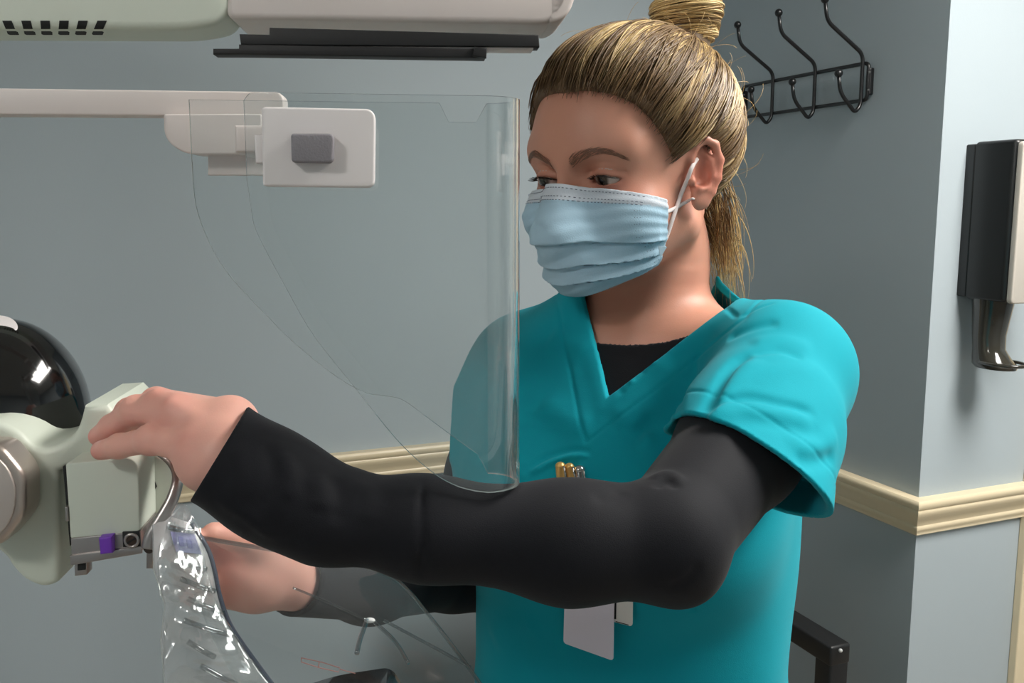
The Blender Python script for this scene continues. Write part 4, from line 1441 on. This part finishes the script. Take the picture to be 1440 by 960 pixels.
# wedge bracket behind the box with its seam, and the bent steel lever
pw = mp(.640)
wd_ = part('wedge_bracket', plate(pw, [(170, 636), (208, 636), (250, 650), (252, 668), (232, 716), (205, 760), (196, 756), (188, 640)], .004, -.030, .003), M_MINT)
part('wedge_seam', plate(pw, [(208, 645), (210, 645), (223, 681), (203, 718), (201, 717), (220, 681)], .0046, .002, .0001), M_DARKGAP, parent=wd_)
lv = catmull([P(226, 636, .632), P(243, 652, .628), P(250, 672, .622), P(243, 700, .617), P(228, 728, .613), P(214, 752, .611), P(210, 770, .611)], 6)
lever = part('lever', tube(lv, list(np.interp(np.linspace(0, 1, len(lv)), [0, .2, .55, 1], [.0036, .0036, .0042, .0050])), 14, flat=.8), M_STEEL, 180)
part('lever_plate', plate(mp(.614), [(206, 742), (224, 738), (221, 772), (214, 800), (205, 800)], .0, -.006, .0015), M_STEEL, parent=lever)
sp = mp(.612).px(211, 769)
part('lever_screw', cyl(sp + pc.n * -.001, sp + pc.n * .0030, .0036, 18, .0005), mat('screw_grey', srgb(96, 90, 86), rough=.35, metal=.8), parent=lever)
part('screw_slot', box_at(sp + pc.n * .0031, (.0058, .0008, .0008), [pc.d, (0, 0, 1), pc.n]), M_DARKGAP, parent=lever)
# arm that links the drive body to the column, and the black breast support below
part('drive_arm', box_at((-.56, .74, 1.345), (.24, .12, .11), bevel=.02, seg=4), M_MINT)
part('drive_arm', box_at((-.68, .80, 1.345), (.10, .16, .11), bevel=.02, seg=4), M_MINT)
part('beam_arm', box_at((-.66, .72, 1.59), (.20, .26, .05), bevel=.006, seg=2), M_PINK)
ds = mp(.64)
det = round_poly([(400, 998), (470, 976), (548, 964), (566, 992), (566, 1110), (400, 1110)], [10, 20, 14, 10, 4, 4], 5)
part('breast_support', plate(ds, det, .02, -.03, .006), M_GLOSS)
part('support_post', box_at((-.13, .68, 1.00), (.08, .06, .12), bevel=.01, seg=3), M_MINT)
part('support_arm', box_at((-.43, .80, .96), (.70, .10, .06), bevel=.01, seg=3), M_MINT)

# ================================================================== FACE SHIELD
M_ACR = clear_mat('clear_acrylic', (.972, .982, .98, 1), ior=1.49, rough=.008, strength=2.3)
M_BEND = clear_mat('acrylic_bend', (.93, .95, .95, 1), ior=1.49, rough=.02, strength=4.5, power=2.2)
M_EDGE = mat('acrylic_edge', srgb(120, 128, 126), rough=.12, spec=.8)
shield = empty('face_shield', P(600, 480, .55))
tag(shield, 'clear curved acrylic face shield held by a white clamp', 'face shield')
ps = Plane(P(540, 480, .517), math.radians(7))        # near panel
RB = .0195                                            # radius of the bend
sx_end = ps.s_of(ps.px(734, 300)) - RB                # where the bend starts
z_topn = ps.px(500, 132)[2]
near_px = [(352, 284), (358, 318), (376, 356), (404, 408), (440, 470), (500, 546), (560, 620), (606, 662), (640, 682), (668, 690)]
near_st = [(ps.s_of(ps.px(x, y)), ps.px(x, y)[2]) for x, y in near_px]
z_botn = ps.px(690, 692)[2]
pf = Plane(ps.o - ps.n * 2 * RB, math.radians(7))     # far panel
far_px = [(270, 226), (276, 290), (296, 344), (322, 386), (362, 430), (412, 480), (470, 527), (512, 551), (540, 556), (566, 562), (600, 586), (660, 630), (712, 664)]
far_st = [(ps.s_of(pf.px(x, y)), pf.px(x, y)[2]) for x, y in far_px]
def interp_bottom(st, s): return float(np.interp(s, [a for a, b in st], [b for a, b in st]))
TH = .0022
def sheet_strip(cols, th=TH, bend=None):
    """clear sheet from columns of (position, normal, z_low, z_high); returns mesh with edge faces in slot 1"""
    bm = bmesh.new(); rows = []
    for (p, n, z0, z1) in cols:
        r = []
        for side in (0.5, -0.5):
            for z in (z0, z1): r.append(bm.verts.new((p[0] + n[0] * th * side, p[1] + n[1] * th * side, z)))
        rows.append(r)                                 # outer low, outer high, inner low, inner high
    for i, (a, b) in enumerate(zip(rows[:-1], rows[1:])):
        mi = 2 if bend and bend[0] <= i < bend[1] else 0
        bm.faces.new([a[0], b[0], b[1], a[1]]).material_index = mi
        bm.faces.new([a[2], a[3], b[3], b[2]]).material_index = mi
        bm.faces.new([a[0], a[2], b[2], b[0]]).material_index = 1
        bm.faces.new([a[1], b[1], b[3], a[3]]).material_index = 1
    for r in (rows[0], rows[-1]):
        if r[1].co.z - r[0].co.z > 1e-6: bm.faces.new([r[0], r[1], r[3], r[2]]).material_index = 1
    bmesh.ops.recalc_face_normals(bm, faces=bm.faces)
    me = bpy.data.meshes.new('sheet'); bm.to_mesh(me); bm.free()
    return me
cols = []
s_l = ps.s_of(ps.px(346, 220)); 
near_fine = [tuple(p[:2]) for p in catmull(near_st, 6)]
s_list = sorted(set([s_l, s_l + .001, s_l + .0025, s_l + .005] + [a for a, b in near_fine if a > s_l + .0005] + list(np.linspace(near_fine[-1][0], sx_end, 6))))
def top_n(s): return z_topn - .0045 * max(0, 1 - (s - s_l) / .005) ** 2
for s in s_list:
    zb_ = interp_bottom([(s_l, near_fine[0][1] + .012)] + near_fine + [(sx_end, z_botn)], s)
    p = ps.st(s, 0); cols.append((p, ps.n, zb_, top_n(s)))
far_fine = [tuple(p[:2]) for p in catmull(far_st, 5)]
zb_far_end = far_fine[-1][1]
n_near = len(cols)
for k in range(1, 16):
    a = math.pi * k / 16
    c = ps.st(sx_end, 0) - ps.n * RB
    dirv = ps.n * math.cos(a) + ps.d * math.sin(a)
    t = k / 16
    cols.append((c + dirv * RB, dirv, z_botn * (1 - t ** 1.5) + zb_far_end * t ** 1.5, z_topn))
nt0, nt1 = ps.s_of(pf.px(618, 150)), ps.s_of(pf.px(692, 150))
n0, n1 = ps.s_of(pf.px(631, 172)), ps.s_of(pf.px(681, 172))
z_n = pf.px(656, 172)[2]
def top_f(s): return float(np.interp(s, [nt0 - .001, nt0, n0, n1, nt1, nt1 + .001], [z_topn, z_topn, z_n, z_n, z_topn, z_topn]))
fs_ = sorted(set([a for a, b in far_fine] + list(np.linspace(nt0 - .001, n0, 5)) + [n1] + list(np.linspace(n1, nt1 + .001, 5))), reverse=True)
for s in fs_:
    if s > sx_end: continue
    cols.append((pf.st(s, 0), -pf.n, interp_bottom(far_fine, s), top_f(s)))
pan = link('shield_panel', sheet_strip(cols, bend=(n_near + 2, n_near + 14)), [M_ACR, M_EDGE, M_BEND], smooth=50); child(pan, shield)
cl = mp(.512)
clamp = link('clamp', plate(Plane(ps.o + ps.n * .010, math.radians(7)), [(369, 151), (520, 154), (528, 162), (527, 264), (371, 262)], .004, -.0085, .0028, seg=4, r=[7, 20, 20, 12, 5]), M_WHITE, smooth=40); child(clamp, shield)
pbn = Plane(ps.o + ps.n * .014, math.radians(7))
b1 = link('button', plate(pbn, [(411, 189), (471, 189), (470, 230), (412, 229)], .0075, -.001, .0016, seg=4, r=[5, 9, 9, 5]), M_GREY, smooth=40); b1.parent = clamp
tb = link('clamp_tab', plate(Plane(ps.o, math.radians(7)), [(359, 190), (372, 190), (372, 230), (361, 230)], .004, -.03, .001), M_WHITE, smooth=40); child(tb, shield)
bk = link('clamp_back', plate(pf, [(300, 166), (480, 168), (478, 246), (300, 244)], -.0016, -.010, .002), M_PINK, smooth=40)
bpy.data.objects.remove(bk)
lk = link('clamp_link', plate(Plane(ps.o - ps.n * .030, math.radians(7)), [(330, 176), (420, 176), (420, 214), (330, 214)], .0, -.072, .002), M_PINK, smooth=40); child(lk, shield)

# ================================================================== COMPRESSION PADDLE
M_PAD = clear_mat('clear_polycarbonate', (.93, .95, .95, 1), ior=1.5, rough=.05, strength=.6, bump=.05, bump_scale=30, milk=.02, power=6.0)
M_RIB = clear_mat('milky_polycarbonate', (.74, .76, .77, 1), ior=1.5, rough=.22, strength=1.6, bump=.3, bump_scale=45, milk=.42)
paddle = empty('compression_paddle', P(300, 900, .64))
tag(paddle, 'clear plastic compression paddle with ribbed side wall below the lever', 'paddle')
def pad(name, pts3, th, m, bev=.0008, parent=None):
    """sheet with thickness from a planar 3D outline"""
    a = np.array(pts3); n = np.cross(a[1] - a[0], a[2] - a[0]); n /= np.linalg.norm(n)
    o = link(name, prism(list(a + n * th / 2), list(a - n * th / 2), bevel=bev, seg=2), m, smooth=40)
    if parent is None: child(o, paddle)
    else: o.parent = parent
    return o
def on_plane3(a, b, c, px, py):
    n = np.cross(b - a, c - a); r = ray(px, py)
    return CAM + r * (np.dot(a - CAM, n) / np.dot(r, n))
# large flat tray
A_, B_, C_ = P(232, 740, .620), P(556, 815, .660), P(360, 985, .500)
tray_px = [(232, 742), (290, 756), (410, 776), (500, 792), (552, 812), (576, 832), (596, 856), (632, 902), (672, 956), (700, 1000), (360, 1010), (300, 900)]
tray = pad('tray', [on_plane3(A_, B_, C_, x, y) for x, y in tray_px], .0020, M_PAD)
def rim(pxs, r, name='rim', m=None, lift=.0):
    q = [on_plane3(A_, B_, C_, x, y) + np.array([0, 0, lift]) for x, y in pxs]
    o = link(name, tube(catmull(q, 6), r, 8), m or M_EDGE2, smooth=180); child(o, paddle); return o
M_EDGE2 = clear_mat('plastic_edge', (.66, .68, .69, 1), ior=1.6, rough=.06, strength=2.6)
rim([(410, 777), (500, 793), (552, 812), (576, 832), (596, 856), (632, 902), (672, 956), (700, 1000)], .0013)
rim([(236, 744), (290, 757), (410, 777)], .0016)
rim([(412, 826), (460, 846), (516, 872)], .0008, 'moulded_line')
rim([(516, 872), (506, 900), (502, 918)], .0016, 'moulded_line')
rim([(526, 874), (556, 902), (574, 932)], .0012, 'moulded_line')
rim([(540, 872), (620, 915), (662, 938)], .0010, 'moulded_line')
child(link('highlight_spot', ball(on_plane3(A_, B_, C_, 520, 872), .0024, 16, 10, scale=(1.5, 1, .7)), mat('highlight_white', srgb(225, 228, 228), rough=.15), smooth=180), paddle)  # highlight on the tray put in as a small bright bead
# printed red size marks on the tray
M_RED = mat('red_print', srgb(190, 138, 132), rough=.6)
for pxs in ([(424, 928), (452, 934), (478, 942), (476, 948), (450, 942), (424, 934), (424, 928)], [(449, 934), (448, 942)], [(478, 944), (500, 950)]):
    q = [on_plane3(A_, B_, C_, x, y) + np.array([0, 0, .0015]) for x, y in pxs]
    child(link('size_mark', tube(q, .00028, 5), M_RED), paddle)
# side wall with stacked ribs
W0, W1, W2 = P(216, 752, .606), P(300, 760, .626), P(250, 960, .585)
wall_px = [(214, 738), (240, 726), (268, 736), (290, 770), (300, 800), (306, 830), (314, 858), (326, 885), (350, 920), (384, 966), (234, 985), (226, 900), (232, 850), (216, 800)]
side = pad('side_wall', [on_plane3(W0, W1, W2, x, y) for x, y in wall_px], .0040, M_RIB)
nW = np.cross(W1 - W0, W2 - W0); nW /= np.linalg.norm(nW); nW = nW if nW @ (CAM - W0) > 0 else -nW
for k, (xa, ya, xb, yb) in enumerate([(236, 742, 272, 748), (246, 789, 288, 801), (252, 814, 300, 832), (262, 842, 312, 862), (256, 872, 318, 892), (262, 902, 300, 924), (280, 936, 330, 962)]):
    a = on_plane3(W0, W1, W2, xa, ya) + nW * .003; b = on_plane3(W0, W1, W2, xb, yb) + nW * .003
    m_ = (a + b) / 2 + nW * .002 + np.array([0, 0, -.001])
    o = link('rib', tube(catmull([a, m_, b], 6), .0018, 8), M_EDGE2, smooth=180); o.parent = side
lab = [(238, 748), (272, 752), (282, 780), (246, 776)]
q = [on_plane3(W0, W1, W2, x, y) + nW * .0024 for x, y in lab]
o = link('label', prism([p + nW * .0004 for p in q], [p - nW * .0002 for p in q]), mat('lilac_label', srgb(178, 178, 222), rough=.5)); o.parent = side
for (x, y, w_, h_) in ((252, 762, 7, 14), (264, 766, 7, 12)):
    q = [on_plane3(W0, W1, W2, x + a, y + b) + nW * .0030 for a, b in ((-w_ / 2, -h_ / 2), (w_ / 2, -h_ / 2 + 1), (w_ / 2 + 2, h_ / 2), (-w_ / 2 + 2, h_ / 2 - 1))]
    o = link('label_print', prism([p + nW * .0002 for p in q], [p - nW * .0002 for p in q]), mat('label_print', srgb(146, 146, 204), rough=.5)); o.parent = side
ed = [on_plane3(W0, W1, W2, x, y) + nW * .001 for x, y in wall_px[2:10]]
o = link('side_rim', tube(catmull(ed, 5), .0018, 8), mat('smoky_edge', srgb(70, 76, 92), rough=.2, spec=.6), smooth=180); o.parent = side
# crumpled clear bag film hanging from the paddle
def film(name, px_grid, seed, amp):
    rng = np.random.default_rng(seed)
    g = np.array([[P(*c) for c in row] for row in px_grid])
    n, m = g.shape[:2]; Kk = 9
    rows = [np.array(catmull(list(r), Kk)) for r in g]; rows = np.array(rows)
    grid = np.array([catmull(list(rows[:, j]), Kk) for j in range(rows.shape[1])]).transpose(1, 0, 2)
    a, b = grid.shape[:2]
    ph = rng.uniform(0, 6, 8)
    ii, jj = np.meshgrid(np.arange(a), np.arange(b), indexing='ij')
    w = sum(np.abs(np.sin(ii * rng.uniform(.15, .6) + jj * rng.uniform(-.7, .7) + ph[k])) for k in range(6)) / 6
    grid = grid + (np.array([0.3, -1, .1]) * (w[..., None] - .5) * amp)
    idx = np.arange(a * b).reshape(a, b)
    q = np.stack([idx[:-1, :-1], idx[1:, :-1], idx[1:, 1:], idx[:-1, 1:]], -1).reshape(-1, 4)
    me = np_mesh(name, grid.reshape(-1, 3), q)
    o = link(name, me, M_FILM); md = o.modifiers.new('solid', 'SOLIDIFY'); md.thickness = .0006
    return o
M_FILM = clear_mat('crinkled_film', (.95, .96, .96, 1), ior=1.5, rough=.13, strength=1.8, bump=.35, bump_scale=40, milk=.06)
fb = film('plastic_film', [[(236, 700, .625), (262, 712, .622), (282, 742, .622)], [(222, 790, .600), (262, 800, .604), (296, 820, .610)], [(230, 880, .585), (280, 885, .590), (330, 890, .598)], [(228, 975, .572), (300, 975, .576), (392, 975, .586)]], 4, .016)
child(fb, paddle)
_tick('machine')

# ================================================================== BADGES, CHAIR, HAMPER
# ---- cards hanging at the waist of the scrub top
def scrub_pt(px, py, off):
    p = trace(sd_scrub, px, py); return p
c0 = scrub_pt(830, 870, 0); ca0, ca1 = scrub_pt(780, 865, 0), scrub_pt(885, 865, 0)
Dc = float(np.dot(c0 - CAM, C_F)) - .010
YAWC = math.atan2(ca1[1] - ca0[1], ca1[0] - ca0[0])
M_CARD = mat('card_white', srgb(240, 232, 246), rough=.4)
M_CARD2 = mat('card_cream', srgb(240, 236, 232), rough=.4)
def card(pts, D, m, name, label, th=.001):
    q = round_poly(pts, 5, 4)
    pl = Plane(P(830, 880, D), YAWC)
    fr = [pl.px(x, y) for x, y in q]
    o = link(name, prism(fr, [p - pl.n * th for p in fr], bevel=.0002, seg=1), m)
    return o, pl
o, pl = card([(795, 800), (864, 806), (862, 929), (792, 904)], Dc - .004, M_CARD, 'badge_card', '')
tag(o, 'blank lilac-white badge card hanging in front at the waist', 'badge', 'cards at the waist')
badge = empty('badge_card', P(835, 860, Dc)); tag(badge, 'cream badge card with black bar half hidden behind the lilac card', 'badge', 'cards at the waist')
o2, pl2 = card([(778, 800), (890, 806), (889, 881), (776, 851)], Dc - .001, M_CARD2, 'card', '')
child(o2, badge)
for pts, nm in (([(864.5, 846), (867, 846), (866.5, 870), (864, 870)], 'black_bar'), ([(866, 873), (884, 878), (884, 879), (866, 874)], 'print_line')):
    q = [pl2.px(x, y) + pl2.n * .0003 for x, y in pts]
    child(link(nm, prism(q, [p - pl2.n * .0003 for p in q]), M_BLKM), badge)
# ---- gold and silver pens in the chest pocket
Dg = float(np.dot(trace(sd_scrub, 806, 668) - CAM, C_F))
M_GOLD = mat('gold', srgb(222, 178, 108), rough=.3, metal=.6)
M_SILV = mat('silver', srgb(200, 198, 196), rough=.2, metal=.9)
for (pxs, m, nm, lb_, r) in (([(792, 690), (789, 668), (788, 655)], M_GOLD, 'pen', 'gold-capped pen at the left in the chest pocket', .0042), ([(806, 690), (803, 668), (801, 656)], M_GOLD, 'pen', 'pale gold pen in the middle of the chest pocket', .0038),
                             ([(818, 690), (816, 672), (815, 660)], M_SILV, 'pen', 'silver pen with clip at the right in the chest pocket', .0045)):
    q = [P(x, y, Dg - .004) for x, y in pxs]
    root = empty(nm, q[0]); tag(root, lb_, 'pen', 'pens in the chest pocket')
    child(link('barrel', tube(catmull(q, 4), r, 14), m, smooth=60), root)
    child(link('cap', ball(q[-1], r * 1.05, 16, 10, scale=(1, 1, .8)), m, smooth=180), root)
    child(link('clip', tube([q[-1] + np.array([r * .6, -r, .001]), q[-1] + np.array([r * .8, -r * 1.5, -.003]), q[1] + np.array([r * .8, -r * 1.4, 0])], .0008, 6), M_SILV, smooth=180), root)
# ---- black framed arm chair in the corner behind the person
M_CHF = mat('chair_black', srgb(22, 23, 25), rough=.45)
M_FAB = mat('chair_fabric', srgb(120, 112, 98), rough=.9, noise_amt=.3, noise_scale=40)
ca = floor_hit(1194, 900, .66)                        # front end of the right arm rest
chair = empty('arm_chair', (ca[0], ca[1], 0))
tag(chair, 'black framed arm chair mostly hidden behind the person', 'chair')
ZU = np.array([0, 0, 1.0])
def cpt(u, v, z): return np.array([ca[0], ca[1], 0]) + U * u + V * v + ZU * z
def bar(a, b, w, name, h=None, m=None):
    a, b = np.array(a), np.array(b); d = b - a; L = np.linalg.norm(d); d /= L
    x = U if abs(d @ U) < .9 else V
    x = x - d * (x @ d); x /= np.linalg.norm(x); y = np.cross(d, x)
    child(link(name, box_at((a + b) / 2, (w, h or w, L), [x, y, d], .006, 3), m or M_CHF, smooth=40), chair)
for u in (-.03, -.57):
    bar(cpt(u, -.012, .640), cpt(u, .46, .640), .05, 'arm_rest', .042)
    bar(cpt(u, .012, 0), cpt(u, .012, .636), .046, 'leg', .046)
    bar(cpt(u, .46, 0), cpt(u, .50, .84), .04, 'leg', .04)
bar(cpt(-.055, .02, .40), cpt(-.545, .02, .40), .04, 'seat_rail')
child(link('seat', box_at(cpt(-.30, .24, .44), (.48, .47, .07), [U, V, ZU], .02, 4), M_FAB, smooth=40), chair)
child(link('backrest', box_at(cpt(-.30, .495, .66), (.48, .05, .34), [U, V, ZU], .02, 4), M_FAB, smooth=40), chair)
child(link('screw', ball(floor_hit(1181, 913, .655) + np.array([0, -.004, 0]), .004, 10, 6), mat('screw_bright', srgb(220, 220, 220), rough=.3, metal=.5)), chair)
_tick('props')
